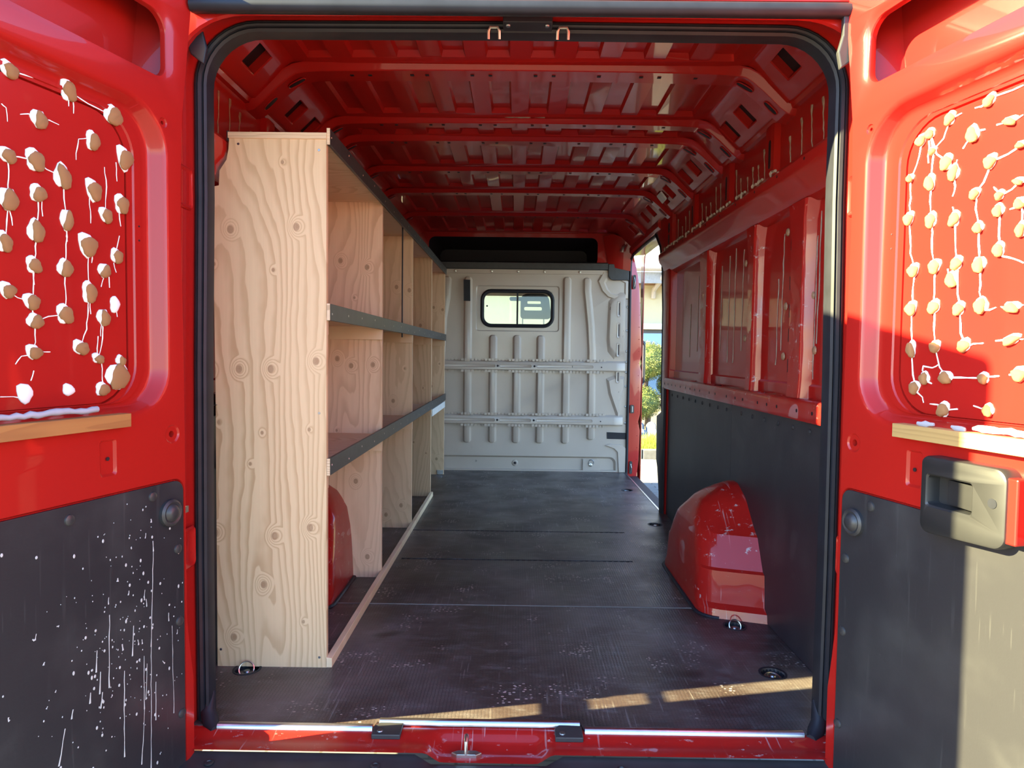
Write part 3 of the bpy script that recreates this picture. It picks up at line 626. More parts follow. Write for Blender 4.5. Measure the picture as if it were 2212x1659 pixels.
# cross bars with toothed flanges
for zc, xe in ((.832, .80), (.408, .79)):
    b = M().loft([[tb(x, zc-.040, .0), tb(x, zc-.036, .026*k), tb(x, zc-.028, .032*k), tb(x, zc+.020, .032*k), tb(x, zc+.030, .028*k), tb(x, zc+.045, .0)] for x, k in ((-.88, 1), (xe-.10, 1), (xe-.03, 1.15), (xe, 1.2), (xe+.045, .6))], False).build('cross_bar', BULK, bulk, 30)
    for x0, x1 in ((-.70, -.165), (-.135, .118), (.155, .60)):
        q = rrect(x0, x1, zc-.016, zc+.012, .0135, 5); q2 = rrect(x0+.004, x1-.004, zc-.012, zc+.008, .0098, 5)
        M().loft([[tb(*p, .0315) for p in q], [tb(*p, .0345) for p in lerps(q, q2, .5)], [tb(*p, .0325) for p in q2]], True, False, True).build('pressed_panel', BULK, b, 50)
    for x in (-.15, .137): M().lathe([(.0085, 0), (.0085, -.0015), (.001, -.0015)], (x, YB-.0325, zc-.002), 'Y', 12).build('bar_hole', DARK, b)
    M().lathe([(.005, 0), (.005, -.0015), (.001, -.0015)], (.66, YB-.0335, zc-.004), 'Y', 10).build('bar_hole', DARK, b)
    t = M()
    for zz, sg in ((zc+.046, 1), (zc-.044, -1)):
        x = -.86
        while x < .70:
            near = min(abs(x+.012-r) for r in RX+[.587]) ; d = .027 if near < .055 else .006
            t.box(x, x+.020, YB-d-.004, YB-d+.006, zz-.009, zz+.009); x += .0265
    t.build('toothed_flange', BULK, b)
# lower fittings: hole boss, lashing eye plate, dark patches
bs = M().lathe([(.026, .022), (.022, .018), (.012, .017), (.010, .021)], (-.007, YB, .061), 'Y', 16, False).build('hole_boss', BULK, bulk, 40)
M().lathe([(.0095, .0195), (.0095, .0175), (.001, .0175)], (-.007, YB, .061), 'Y', 12).build('boss_hole', DARK, bs)
ep = M().prism(rrect(.530, .665, .004, .100, (.004, .004, .02, .004), 3), tb, -.022, -.006).build('eye_plate', BULK, bulk, bevel=.002)
M().tube([(.595+.022*cos(a)*(1 if sin(a) < 0 else .9), YB+.001-.005*(sin(a) > 0), .075+.022*sin(a)) for a in [2*pi*k/18 for k in range(19)]], .003, 6, False).build('lashing_ring', STEEL, ep)
M().lathe([(.016, 0), (.014, -.006), (.006, -.008), (.001, -.008)], (.592, YB+.004, .055), 'Y', 12).build('eye_bolt', ZINC, ep)
M().prism([(-.423, 1.498), (-.372, 1.496), (-.369, 1.332), (-.420, 1.333)], tb, .0235, .026).build('black_tape', RUBBER, bulk)
M().prism([(.714, .317), (.868, .313), (.868, .262), (.716, .264)], tb, .001, .003).build('black_tape', RUBBER, bulk)
M().prism([(.812, 0.0), (.868, 0.0), (.868, .19), (.83, .22), (.74, .225), (.70, .215), (.77, .19), (.80, .16)], tb, 0, .014).build('corner_gusset', BULK, bulk, bevel=.004)
# window in the bulkhead
win = empty('window_1', (0, YB, 1.28), label='sliding two-pane bulkhead window with black rubber frame', cat='window', kind='structure')
m = M(); A = rrect(-.293, .289, 1.129, 1.431, .085, 6); B = rrect(-.263, .259, 1.159, 1.401, .058, 6)
m.loft([[tb(*p, d) for p in q] for q, d in ((A, -.010), (lerps(A, B, .15), .006), (lerps(A, B, .45), .010), (lerps(A, B, .85), .006), (B, -.004), (B, -.03), (A, -.03))])
m.build('window_frame', RUBBER, win, 40)
M().box(-.009, .005, YB-.004, YB+.02, 1.15, 1.41).build('mullion', RUBBER, win)
def glass(name, tint=(.93, .97, .93)):
    n = N(name); t = n.t; out = [x for x in t.nodes if x.type == 'OUTPUT_MATERIAL'][0]
    tr = n.n('ShaderNodeBsdfTransparent'); tr.inputs[0].default_value = (*tint, 1); gl = n.n('ShaderNodeBsdfGlossy'); gl.inputs['Roughness'].default_value = .02
    fr = n.n('ShaderNodeFresnel'); fr.inputs[0].default_value = 1.45; mx = n.n('ShaderNodeMixShader')
    n.l(fr.outputs[0], mx.inputs[0]); n.l(tr.outputs[0], mx.inputs[1]); n.l(gl.outputs[0], mx.inputs[2]); n.l(mx.outputs[0], out.inputs[0]); t.nodes.remove(n.b); return n.m
GLASS = glass('clear_glass')
M().box(-.275, -.002, YB+.014, YB+.018, 1.145, 1.415).build('pane', GLASS, win)
M().box(-.004, .272, YB+.006, YB+.010, 1.145, 1.415).build('pane', GLASS, win)
M().lathe([(.007, 0), (.007, -.006), (.001, -.007)], (-.240, YB+.014, 1.298), 'Y', 12).build('window_knob', RUBBER, win)

# ================================================================ REAR DOORS
LB=[(0.369,1.408,0.013,0.013,0),(0.256,1.415,0.013,0.019,0),(0.154,1.401,0.017,0.019,0),(0.316,1.341,0.012,0.016,0),(0.204,1.336,0.012,0.017,0),(0.128,1.322,0.015,0.023,0),(0.376,1.261,0.012,0.013,0),(0.325,1.266,0.015,0.018,0),(0.271,1.251,0.013,0.023,0),(0.376,1.185,0.014,0.019,0),(0.321,1.208,0.013,0.014,0),(0.204,1.24,0.014,0.02,0),(0.176,1.197,0.011,0.015,0),(0.137,1.227,0.014,0.018,0),(0.326,1.14,0.012,0.02,0),(0.264,1.17,0.009,0.02,0),(0.385,1.111,0.011,0.016,0),(0.219,1.13,0.017,0.021,0),(0.151,1.119,0.011,0.014,0),(0.332,1.078,0.011,0.014,0),(0.269,1.08,0.012,0.016,0),(0.182,1.085,0.01,0.014,0),(0.217,1.039,0.013,0.019,0),(0.381,1.028,0.011,0.013,0),(0.337,1.012,0.012,0.014,0),(0.271,0.993,0.014,0.017,0),(0.331,0.977,0.012,0.013,0),(0.185,0.991,0.011,0.016,0),(0.155,1.018,0.011,0.015,1),(0.335,0.921,0.012,0.012,0),(0.238,0.93,0.014,0.013,0),(0.2,0.909,0.01,0.009,0),(0.145,0.905,0.008,0.01,0),(0.151,0.871,0.023,0.026,0),(0.19,0.847,0.013,0.012,0),(0.351,0.846,0.014,0.016,1),(0.264,0.848,0.011,0.011,1)]
RB=[(0.314,1.391,0.011,0.01,0),(0.231,1.386,0.01,0.012,0),(0.282,1.341,0.011,0.016,0),(0.356,1.341,0.012,0.007,0),(0.184,1.372,0.011,0.009,0),(0.163,1.365,0.011,0.011,0),(0.193,1.336,0.007,0.008,0),(0.226,1.305,0.012,0.014,0),(0.244,1.281,0.01,0.015,0),(0.139,1.296,0.007,0.008,0),(0.189,1.275,0.011,0.015,0),(0.321,1.281,0.011,0.012,0),(0.292,1.231,0.009,0.01,0),(0.343,1.217,0.007,0.008,0),(0.341,1.191,0.009,0.011,0),(0.378,1.294,0.007,0.006,0),(0.377,1.233,0.01,0.005,0),(0.139,1.214,0.011,0.013,0),(0.195,1.201,0.011,0.015,0),(0.25,1.193,0.01,0.014,0),(0.302,1.168,0.009,0.01,0),(0.381,1.195,0.008,0.01,0),(0.385,1.15,0.008,0.012,0),(0.156,1.107,0.012,0.013,0),(0.208,1.109,0.012,0.014,0),(0.259,1.109,0.011,0.012,0),(0.249,1.079,0.011,0.015,0),(0.307,1.1,0.011,0.014,0),(0.345,1.122,0.01,0.012,0),(0.154,1.03,0.012,0.014,0),(0.21,1.03,0.012,0.013,0),(0.268,1.023,0.011,0.012,0),(0.314,1.026,0.012,0.014,0),(0.375,1.019,0.013,0.009,0),(0.158,0.947,0.01,0.016,0),(0.217,0.952,0.011,0.011,0),(0.282,0.954,0.012,0.012,0),(0.377,0.963,0.015,0.008,0),(0.194,0.89,0.01,0.012,0),(0.244,0.893,0.013,0.012,0),(0.326,0.895,0.01,0.009,0),(0.394,0.904,0.012,0.012,0),(0.17,0.87,0.011,0.013,0),(0.242,0.831,0.012,0.014,0),(0.338,0.838,0.009,0.011,0)]
LS=[[(0.385,1.346),(0.377,1.342),(0.375,1.319)],[(0.309,1.344),(0.297,1.347),(0.277,1.345)],[(0.321,1.344),(0.336,1.345),(0.352,1.339)],[(0.215,1.339),(0.236,1.331),(0.24,1.315),(0.242,1.29)],[(0.256,1.404),(0.256,1.386)],[(0.247,1.404),(0.246,1.376)],[(0.15,1.31),(0.148,1.272)],[(0.178,1.293),(0.174,1.269),(0.177,1.212)],[(0.214,1.223),(0.212,1.175)],[(0.144,1.21),(0.14,1.182)],[(0.144,1.162),(0.15,1.142),(0.155,1.128)],[(0.314,1.196),(0.313,1.169)],[(0.375,1.168),(0.37,1.142)],[(0.264,1.151),(0.264,1.131)],[(0.398,0.844),(0.375,0.843),(0.361,0.84)],[(0.342,0.916),(0.36,0.914),(0.37,0.9)],[(0.324,0.924),(0.316,0.922),(0.303,0.922)],[(0.209,1.114),(0.211,1.098)],[(0.216,1.024),(0.215,0.997)],[(0.191,0.976),(0.193,0.954)],[(0.187,0.973),(0.188,0.961)],[(0.171,1.075),(0.17,1.053)],[(0.184,1.071),(0.19,1.053)],[(0.199,0.954),(0.201,0.917)],[(0.192,0.901),(0.191,0.876),(0.188,0.857)],[(0.159,1.105),(0.153,1.086)],[(0.336,0.888),(0.342,0.87)],[(0.332,1.066),(0.332,1.043)],[(0.157,1.013),(0.152,0.995)]]
RS=[[(0.314,1.391),(0.297,1.386),(0.283,1.388)],[(0.319,1.395),(0.355,1.393),(0.376,1.394)],[(0.277,1.337),(0.261,1.321)],[(0.29,1.344),(0.306,1.342)],[(0.351,1.341),(0.329,1.343)],[(0.363,1.34),(0.378,1.344)],[(0.238,1.386),(0.255,1.388)],[(0.245,1.268),(0.247,1.255),(0.242,1.237)],[(0.246,1.206),(0.243,1.217)],[(0.34,1.22),(0.335,1.228),(0.328,1.235)],[(0.379,1.193),(0.37,1.19),(0.361,1.189)],[(0.181,1.359),(0.182,1.315)],[(0.249,1.293),(0.249,1.304)],[(0.314,1.019),(0.33,1.017),(0.343,1.021)],[(0.375,1.019),(0.361,1.019),(0.352,1.022)],[(0.383,1.02),(0.394,1.022)],[(0.282,0.951),(0.301,0.957),(0.321,0.958)],[(0.372,0.963),(0.357,0.963),(0.345,0.962)],[(0.383,0.964),(0.397,0.964)],[(0.194,0.899),(0.188,0.905),(0.189,0.914),(0.212,0.911),(0.225,0.918)],[(0.242,0.837),(0.227,0.84),(0.208,0.84)],[(0.253,0.832),(0.272,0.835)],[(0.335,0.845),(0.323,0.84),(0.306,0.844)],[(0.392,0.904),(0.374,0.903)],[(0.176,0.861),(0.19,0.852),(0.193,0.841)],[(0.199,0.884),(0.211,0.88)],[(0.336,0.898),(0.355,0.9)],[(0.35,1.11),(0.373,1.102),(0.391,1.093)],[(0.238,1.101),(0.24,1.092)]]
LC = [(0,1),(1,2),(6,7),(7,8),(8,15),(15,20),(20,25),(10,14),(14,19),(19,24),(24,26),(26,29),(17,22),(22,30),(6,9),(9,16),(23,24),(26,25),(27,31)]
RC = [(5,9),(9,17),(17,23),(23,29),(29,34),(34,42),(4,6),(6,10),(10,18),(18,24),(24,30),(30,35),(35,39),(39,40),(1,6),(4,7),(19,25),(25,26),(25,31),(31,36),(11,12),(12,20),(20,27),(27,32),(15,11),(16,13),(14,28),(22,21)]
def lump(seed, amp=.16, n=14, rough=0.0):
    rnd = random.Random(seed); ph = [rnd.uniform(0, 6.3) for _ in range(4)]; l = []
    for r, h in ((.96, 0), (1.0, .18), (.93, .5), (.72, .78), (.40, .95), (.06, 1.0)):
        l.append([((1+amp*(sin(2*a+ph[0])*.5+sin(3*a+ph[1])*.6+sin(5*a+ph[2])*.35)+rnd.uniform(-rough, rough))*r*cos(a), h+rnd.uniform(-rough, rough)*1.2,
                   (1+amp*(sin(2*a+ph[0])*.5+sin(3*a+ph[1])*.6+sin(5*a+ph[2])*.35)+rnd.uniform(-rough, rough))*r*sin(a)) for a in [2*pi*k/n for k in range(n)]])
    return M().loft(l, True, True, True)
glue_m = []
cap_m = []
for k in range(6):
    a = lump(k+1).mesh('adhesive_blob', 60); a.materials.append(GLUE); glue_m.append(a)
    b = lump(k+31, .14, 16, .05).mesh('chipboard_residue', 60); b.materials.append(RESID); cap_m.append(b)
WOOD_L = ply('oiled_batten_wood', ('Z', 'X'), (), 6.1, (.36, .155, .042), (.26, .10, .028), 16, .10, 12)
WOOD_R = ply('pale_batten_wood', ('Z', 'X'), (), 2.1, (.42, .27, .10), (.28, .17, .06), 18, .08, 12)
drivet = M().lathe([(.011, 0), (.010, .003), (.006, .005), (.0005, .0055)], (0, 0, 0), 'Y', 14).mesh('trim_rivet', 40); drivet.materials.append(GREYPL)
knob_m = M().lathe([(.030, 0), (.030, .008), (.025, .012), (.020, .010), (.018, .012), (.014, .017), (.006, .019), (.0005, .019)], (0, 0, 0), 'Y', 20).mesh('bump_stop', 40); knob_m.materials.append(PLASTIC)
EDGE = [(-.2, -.020), (.16, -.020), (.30, .0), (.92, .002), (1.25, .008), (1.45, .0), (1.72, -.033), (1.9, -.036)]
def door_loop(k=0.0, x1=.735, z0=-.085, z1=1.775):
    L = rrect(0, x1, z0, z1, .02, 4)+[(0, z1-.02-(z1-z0-.04)*j/24) for j in range(1, 24)]
    return [(u+(interp(EDGE, v)+k)*max(0, 1-u/.06), v) for u, v in L]
def make_door(name, s, P0, ang, label, blobs, strings, links, wood):
    a = radians(ang); ux, uy = (-s*sin(a), -cos(a))
    d = empty(name, (P0[0], P0[1], 0), label, 'door', None, 'structure', atan2(uy, ux)); LOCAL.add(d.name)
    T = lambda u, v, w: (u, s*w, v)
    UE = .735; PW = -.032
    ra = lambda k: rrect(.045+k, .640-k, .792+k, 1.452-k, (.095-k, .095-k, .10-k, .105-k), 8)
    rc = lambda k: rrect(.124+k, .545-k, .815+k, 1.405-k, (.085-k, .085-k, .075-k, .085-k), 8)
    A2, C = ra(.026), rc(0)
    rings = [(ra(-.004), 0), (ra(.0), -.001), (ra(.005), -.004), (ra(.008), -.008), (ra(.016), -.026), (ra(.020), -.031), (A2, -.033), (lerps(A2, C, .30), -.033), (lerps(A2, C, .36), -.029), (lerps(A2, C, .66), -.029), (lerps(A2, C, .72), -.032), (C, -.032), (rc(.0008), -.040), (rc(.004), -.040), (rc(.0048), PW)]
    H0 = rrect(.022, .600, 1.498, 1.670, (.045, .05, .05, .045), 6); H1 = rrect(.040, .580, 1.516, 1.652, (.030, .035, .04, .04), 6)
    hole = [(H0, 0), (lerps(H0, H1, .45), -.004), (lerps(H0, H1, .9), -.006), (H1, -.009), (H1, -.020)]
    T0 = rrect(.004, .690, -.052, .640, .030, 5); T1 = rrect(.006, .686, -.048, .636, .027, 5)
    trimr = [(T0, 0), (T1, -.007)]
    feats = [(rings, True), (hole, False), (trimr, True)]
    for (u, v, r) in ((.055, 1.418, .011), (.038, .741, .021)):
        feats.append(([(circ(u, v, r, 18), 0), (circ(u, v, r*.82, 18), -.003), (circ(u, v, r*.35, 18), -.003), (circ(u, v, r*.30, 18), -.02)], True))
    q0 = rrect(.188, .228, .675, .748, .006, 3); q1 = rrect(.193, .223, .680, .744, .004, 3)
    feats.append(([(q0, 0), (q1, -.0045)], True))
    pan = M().stamp(door_loop(), feats, T, 0).build('inner_panel', RED, d, 35)
    hm = M(); hm.lathe([(.004, 0), (.004, s*.001), (.0005, s*.001)], T(.208, .710, -.002), 'Y', 10)
    for v in (1.16, 1.19): hm.lathe([(.002, 0), (.002, s*.001), (.0003, s*.001)], T(.095, v, -.0290), 'Y', 8)
    hm.build('small_holes', DARK, pan, kind='stuff')
    # edges and outer skin
    O = door_loop(); O2 = door_loop(.054, UE+.01, -.095, 1.785)
    m = M().loft([[T(*p, 0) for p in O], [T(p[0], p[1], -.004) for p in lerps(O, O2, .08)], [T(*p, -.082) for p in O2], [T(*p, -.090) for p in lerps(O, O2, 1.1)]]); m.fill(lerps(O, O2, 1.1), [], T, -.090)
    m.build('outer_skin', RED, d, 40)
    # lower trim board
    t = M().prism(rrect(.0075, .6845, -.0465, .6345, .026, 5), T, -.006, .0005).build('trim_board', DOORTRIM, d, bevel=.001)
    for (u, v) in ((.297, .608), (.097, .612), (.026, .479), (.023, .312), (.018, .095), (.50, .608), (.66, .479), (.66, .312)):
        inst('trim_rivet', drivet, None, t, T(u, v, 0), (1, s, 1))
    inst('bump_stop', knob_m, None, d, T(.050, .567, .0), (1, s, 1))
    # batten glued under the window pressing, with a bead of sealant above it
    M().prism([(.172, .772), (.60, .772), (.60, .800), (.172, .799)], T, -.006, .022).build('batten', wood, d, bevel=.001)
    if s > 0:
        pts = [T(.235+.30*k/24, .811+random.uniform(-.002, .002), .004) for k in range(25)]
        M().tube(pts, [.004+random.uniform(0, .003) for _ in range(25)], 7, True, .9, (0, 1, 0)).build('sealant_bead', SEALGREY, d, 60)
    else:
        for u0, u1 in ((.222, .262), (.30, .33), (.345, .52)):
            n = max(4, int((u1-u0)/.01)); M().tube([T(u0+(u1-u0)*k/n, .808+random.uniform(-.002, .002)-.004*(u0 < .34), .010) for k in range(n+1)], [.005*min(1, .3+min(k, n-k)*.4)+random.uniform(0, .002) for k in range(n+1)], 7, True, .6, (0, 1, 0)).build('sealant_bead', SEALGREY, d, 60)
    # dabs of adhesive with chipboard torn off on them
    for i, (u, v, ru, rv, w) in enumerate(blobs):
        edge = PW
        g = inst('adhesive_blob', glue_m[i % 6], None, d, T(u+(.0025 if s > 0 else -.001), v+.002, edge-.001), (ru*1.15, s*.007, rv*1.12), (0, (i*.7) % .6-.3, 0))
        if not w:
            c = inst('chipboard_residue', cap_m[i % 6], None, d, T(u-(.001), v-.001, edge+.0025), (ru*1.02, s*.0085, rv*1.0), (0, (i*1.3) % .8-.4, 0))
            c.parent = g; c.matrix_parent_inverse = g.matrix_basis.inverted()
    def string(pts, r):
        P = []
        for p, q in zip(pts, pts[1:]):
            L = sqrt((p[0]-q[0])**2+(p[1]-q[1])**2); k = max(2, int(L/.012))
            P += [lerp(p, q, j/k) for j in range(k)]
        P.append(pts[-1]); n = len(P)
        P = [(p[0]+(random.uniform(-.0015, .0015) if 0 < i < n-1 else 0), p[1]) for i, p in enumerate(P)]
        M().tube([T(p[0], p[1], PW+.0012) for p in P], [r*random.uniform(.7, 1.3)*(1 if i < n*.6 else 1-.6*(i-n*.6)/(n*.4+.01)) for i in range(n)], 5, True, .8, (0, 1, 0)).build('adhesive_string', GLUE, d, 70)
    for p in strings: string(p, .0010 if s > 0 else .0016)
    for i, j in links: string([blobs[i][:2], lerp(lerp(blobs[i][:2], blobs[j][:2], .55), (blobs[i][0], blobs[j][1]), .25), blobs[j][:2]], .0011 if s > 0 else .0017)
    return d
door1 = make_door('door_1', 1, (-.755, -.135), 15.5, 'open red rear door with wooden batten, in shade, paint drips on its trim', LB, LS, LC, WOOD_L)
door2 = make_door('door_2', -1, (.738, -.135), 13.0, 'open red rear door lit by the sun, with black inner handle', RB, RS, RC, WOOD_R)
# paint runs and splashes on the shaded door's trim board
def T1(u, v, w): return (u, w, v)
sp = M(); rnd = random.Random(3)
RUNS=[(0.098,0.516,0.096,0.493,0.0011),(0.097,0.494,0.106,0.287,0.00088),(0.106,0.287,0.11,0.02,0.00088),(0.211,0.396,0.215,0.248,0.0011),(0.242,0.336,0.244,0.293,0.0011),(0.235,0.29,0.236,0.246,0.0011),(0.177,0.266,0.18,0.085,0.0011),(0.126,0.275,0.126,0.159,0.00088),(0.126,0.159,0.135,0.043,0.00088),(0.117,0.255,0.123,0.178,0.00066),(0.094,0.204,0.096,0.119,0.00088),(0.046,0.31,0.043,0.108,0.00066),(0.152,0.351,0.156,0.288,0.0011),(0.258,0.259,0.259,0.238,0.00132),(0.23,0.247,0.235,0.216,0.0011),(0.296,0.245,0.3,0.228,0.0011),(0.313,0.217,0.327,0.153,0.0011),(0.121,0.417,0.123,0.395,0.00088),(0.163,0.429,0.164,0.42,0.0011),(0.213,0.432,0.213,0.418,0.00088),(0.118,0.396,0.117,0.379,0.00088),(0.055,0.343,0.055,0.324,0.00088),(0.102,0.565,0.102,0.557,0.00132),(0.116,0.538,0.118,0.527,0.00088),(0.19,0.464,0.19,0.457,0.00176),(0.348,0.277,0.35,0.273,0.0011),(0.367,0.419,0.368,0.408,0.00088),(0.42,0.294,0.419,0.287,0.00132),(0.352,0.361,0.354,0.356,0.00132),(0.074,0.242,0.069,0.234,0.0011),(0.33,0.299,0.332,0.295,0.00088),(0.131,0.313,0.13,0.303,0.0011),(0.141,0.317,0.14,0.305,0.0011),(0.029,0.295,0.031,0.285,0.00088),(0.207,0.229,0.21,0.226,0.00066),(0.181,0.324,0.18,0.31,0.00132),(0.374,0.412,0.371,0.409,0.00132),(0.327,0.417,0.322,0.416,0.00132)]
for (u0, v0, u1, v1, r) in RUNS:
    n = max(2, int(abs(v1-v0)/.02)); P = [(u0+(u1-u0)*k/n+random.uniform(-.0008, .0008), v0+(v1-v0)*k/n) for k in range(n+1)]
    sp.tube([T1(p[0], p[1], .0006) for p in P], [r*random.uniform(.6, 1.1) for _ in range(n)]+[r*1.7], 5, True, .35, (0, 1, 0))
for k in range(230):
    u = abs(rnd.gauss(.17, .09)); v = rnd.gauss(.33, .14)
    if .012 < u < .60 and -.04 < v < .62:
        r = rnd.choice((.0008, .0010, .0014, .0018, .0028)); e = rnd.uniform(1, 1.8)
        sp.loft([[T1(u+r*cos(a), v+r*e*sin(a), .0004) for a in [2*pi*j/7 for j in range(7)]], [T1(u+.6*r*cos(a), v+.6*r*e*sin(a), .0010) for a in [2*pi*j/7 for j in range(7)]]], True, False, True)
sp.build('paint_splashes', WHITEP, door1, kind='stuff')
# inner handle of the sunlit door
T2 = lambda u, v, w: (u, -w, v)
O = rrect(.258, .434, .612, .748, (.02, .022, .022, .014), 6); O = [(u, v-.010*max(0, (.43-u)/.17)*(v < .68)+.016*max(0, (.30-u)/.04)*(v < .68)*0) for u, v in O]
I = rrect(.272, .372, .654, .716, .006, 4)
m = M(); B_ = [((u-.345)*.94+.345, (v-.68)*.92+.68) for u, v in O]
m.loft([[T2(*p, 0) for p in O], [T2(*p, .026) for p in O], [T2(*p, .031) for p in lerps(O, B_, .3)], [T2(*p, .033) for p in lerps(O, B_, .9)]])
m.fill(lerps(O, B_, .9), [I], T2, .033)
I2 = rrect(.276, .366, .660, .711, .006, 4)
m.loft([[T2(*p, .033) for p in I], [T2(*p, .030) for p in lerps(I, I2, .6)], [T2(*p, .006) for p in I2]]); m.fill(I2, [], T2, .006)
hd = m.build('inner_handle', HANDLE, door2, 35, label='black plastic inner handle with recessed grip')
M().prism([(.305, .006), (.368, .020), (.368, .027), (.302, .014)], lambda a, b, c: T2(a, c, b), .664, .708).build('grip_flap', HANDLE, hd, bevel=.002)
M().lathe([(.0085, 0), (.0085, -.0012), (.001, -.0012)], T2(.410, .688, .0328), 'Y', 14).build('handle_hole', RUBBER, hd)
M().box(.425, .450, -.028, -.004, .625, .735).build('lock_case', RED, door2, bevel=.003)

# ================================================================ PLYWOOD SHELVING
K1= [(-0.824, 1.274, 2), (-0.635, 1.283, 2), (-0.674, 1.465, 1), (-0.702, 1.16, 1), (-0.801, 0.875, 2), (-0.71, 0.876, 2), (-0.579, 0.9, 2), (-0.888, 0.87, 2), (-0.872, 1.175, 1), (-0.861, 0.72, 1), (-0.736, 0.691, 1), (-0.599, 0.702, 1), (-0.771, 0.6, 1), (-0.873, 0.397, 2), (-0.701, 0.389, 2), (-0.597, 0.415, 2), (-0.733, 0.245, 2), (-0.617, 0.136, 1), (-0.822, 0.087, 2)]
K2= [(-0.718, 1.295, 2), (-0.611, 1.27, 2), (-0.662, 1.147, 1), (-0.675, 0.871, 2), (-0.586, 0.876, 2), (-0.731, 0.899, 2), (-0.733, 0.606, 1), (-0.655, 0.398, 2), (-0.607, 0.085, 2)]
K3= [(-0.633, 1.267, 2), (-0.566, 1.251, 2), (-0.648, 0.672, 2), (-0.588, 0.843, 1), (-0.604, 0.119, 2), (-0.684, 0.068, 2)]
shelf = empty('shelving_unit', (-.72, .284, 0), 'tall plywood shelving unit with black-edged shelves against the left wall', 'shelf')
PLY1 = ply('plywood_front', ('X', 'Z'), K1, 0.3)
PLY2 = ply('plywood_divider', ('X', 'Z'), K2, 4.3, (.77, .54, .35), (.52, .30, .17))
PLY3 = ply('plywood_divider_b', ('X', 'Z'), K3, 9.7, (.74, .53, .33), (.50, .31, .16))
PLY4 = ply('plywood_divider_c', ('X', 'Z'), [(-.62, 1.10, 2), (-.60, .70, 1), (-.66, .35, 1), (-.58, .28, 1)], 13.1, (.72, .52, .32), (.48, .31, .16))
PLYS = ply('plywood_shelf', ('Y', 'X'), [], 17.3, (.74, .54, .35), (.58, .38, .21))
XF = -.549
def panel(y, mat, notch=True, x_in=-.878, name='divider', z1=1.530, archcut=False):
    P = [(XF, 0), (XF, z1)]
    if notch: P += [(-.826, z1), (-.828, 1.500), (-.834, 1.470), (-.854, 1.440), (-.856, 1.398), (-.875, 1.394)]
    else: P += [(-.830, z1), (-.835, 1.40), (-.870, 1.39)]
    P += [(-.870, .82), (-.870, .005)]
    if archcut: P = P[:-1]+[(-.870, .40), (-.78, .352), (-.73, .335), (-.700, .29), (-.690, .22), (-.688, 0)]
    else: P = P[:-1]+[(-.870, 0)]
    return M().prism(P, XZ, y, y+.018).build(name, mat, shelf)
panel(.284, PLY1, name='side_panel'); panel(1.094, PLY2, archcut=True); panel(1.894, PLY3); panel(2.691, PLY4); panel(3.484, PLY3, name='side_panel')
M().box(-.826, XF+.001, .281, 3.505, 1.530, 1.548).build('top_board', PLYS, shelf)
M().box(-.828, XF+.001, .2795, .2805, 1.531, 1.5475).build('top_board_edge', PLYEDGE, shelf)
for z in (1.048, .596):
    for ya, yb in ((.302, 1.094), (1.112, 1.894), (1.912, 2.691), (2.709, 3.484)):
        M().box(-.866, XF, ya, yb, z-.018, z).build('shelf_board', PLYS, shelf)
        for yy in (ya, yb-.018):
            M().box(-.86, XF-.004 if yy == ya else XF+.004, yy, yy+.018, z-.070, z-.018).build('cleat', PLYS if yy != ya else PINE, shelf)
for z0, z1 in ((1.516, 1.562), (1.018, 1.066), (.568, .618)):
    M().box(XF+.001, XF+.010, .286, 3.505, z0, z1).build('edge_strip', FILM, shelf, bevel=.001)
    e = M().box(XF+.001, XF+.010, .2845, .2858, z0, z1).build('strip_end', PLYEDGE, shelf)
    m = M(); y = .30
    while y < 3.48: m.lathe([(.0035, 0), (.003, .0008), (.0005, .0008)], (XF+.010, y+random.uniform(-.01, .01), z0+.012+random.uniform(0, .02)), 'X', 8); y += .20
    m.build('strip_screws', ZINC, shelf, kind='stuff')
M().box(-.833, -.827, .284, 3.4, 1.525, 1.552).build('rear_strip', FILM, shelf)
M().prism([(XF-.002, 0), (XF+.016, 0), (XF+.016, .028), (XF-.002, .030)], XZ, .284, 2.70).build('floor_batten', PINE, shelf, bevel=.0015)
M().tube([(-.556, 1.62, 1.0), (-.556, 1.62, 1.3), (-.556, 1.62, 1.535)], .0035, 8).build('steel_rod', RUBBER, shelf)
M().box(XF-.006, XF+.006, 2.72, 3.49, .515, .560).build('white_rail', plain('white_board', (.62, .62, .60), .5), shelf)
M().prism([(-.600, .002), (-.552, .002), (-.552, .034), (-.600, .034)], XZ, 3.478, 3.484).build('corner_plate', ALU, shelf, bevel=.001)
for (x, z) in ((-.57, .03), (-.57, 1.50), (-.80, 1.515), (-.57, .75), (-.86, .05)):
    M().lathe([(.004, 0), (.0035, -.0006), (.0005, -.0006)], (x, .284, z), 'Y', 8).build('screw', STEEL, shelf)

# ================================================================ CAB
cab = empty('cab_shell', (0, 4.6, 0), 'front cab body of the van beyond the bulkhead', 'cab', None, 'structure')
M().box(-.95, .95, 3.76, 4.86, 1.475, 1.53).build('cab_roof_lining', plain('grey_headliner', (.12, .12, .11), .9), cab)
M().prism([(4.70, 1.53), (4.86, 1.53), (5.62, .62), (5.50, .58)], YZ, -.95, -.88).build('windscreen_pillar', RED, cab)
M().prism([(4.70, 1.53), (4.86, 1.53), (5.62, .62), (5.50, .58)], YZ, .88, .95).build('windscreen_pillar', RED, cab)
M().prism([(4.86, 1.52), (4.87, 1.53), (5.60, .64), (5.59, .63)], YZ, -.90, .90).build('windscreen', GLASS, cab)
M().prism([(4.95, .0), (4.95, .55), (5.10, .62), (5.60, .60), (5.95, .30), (6.05, .0), (6.05, -.30), (4.95, -.30)], YZ, -.97, .97).build('dashboard_and_nose', PLASTIC, cab, bevel=.03)
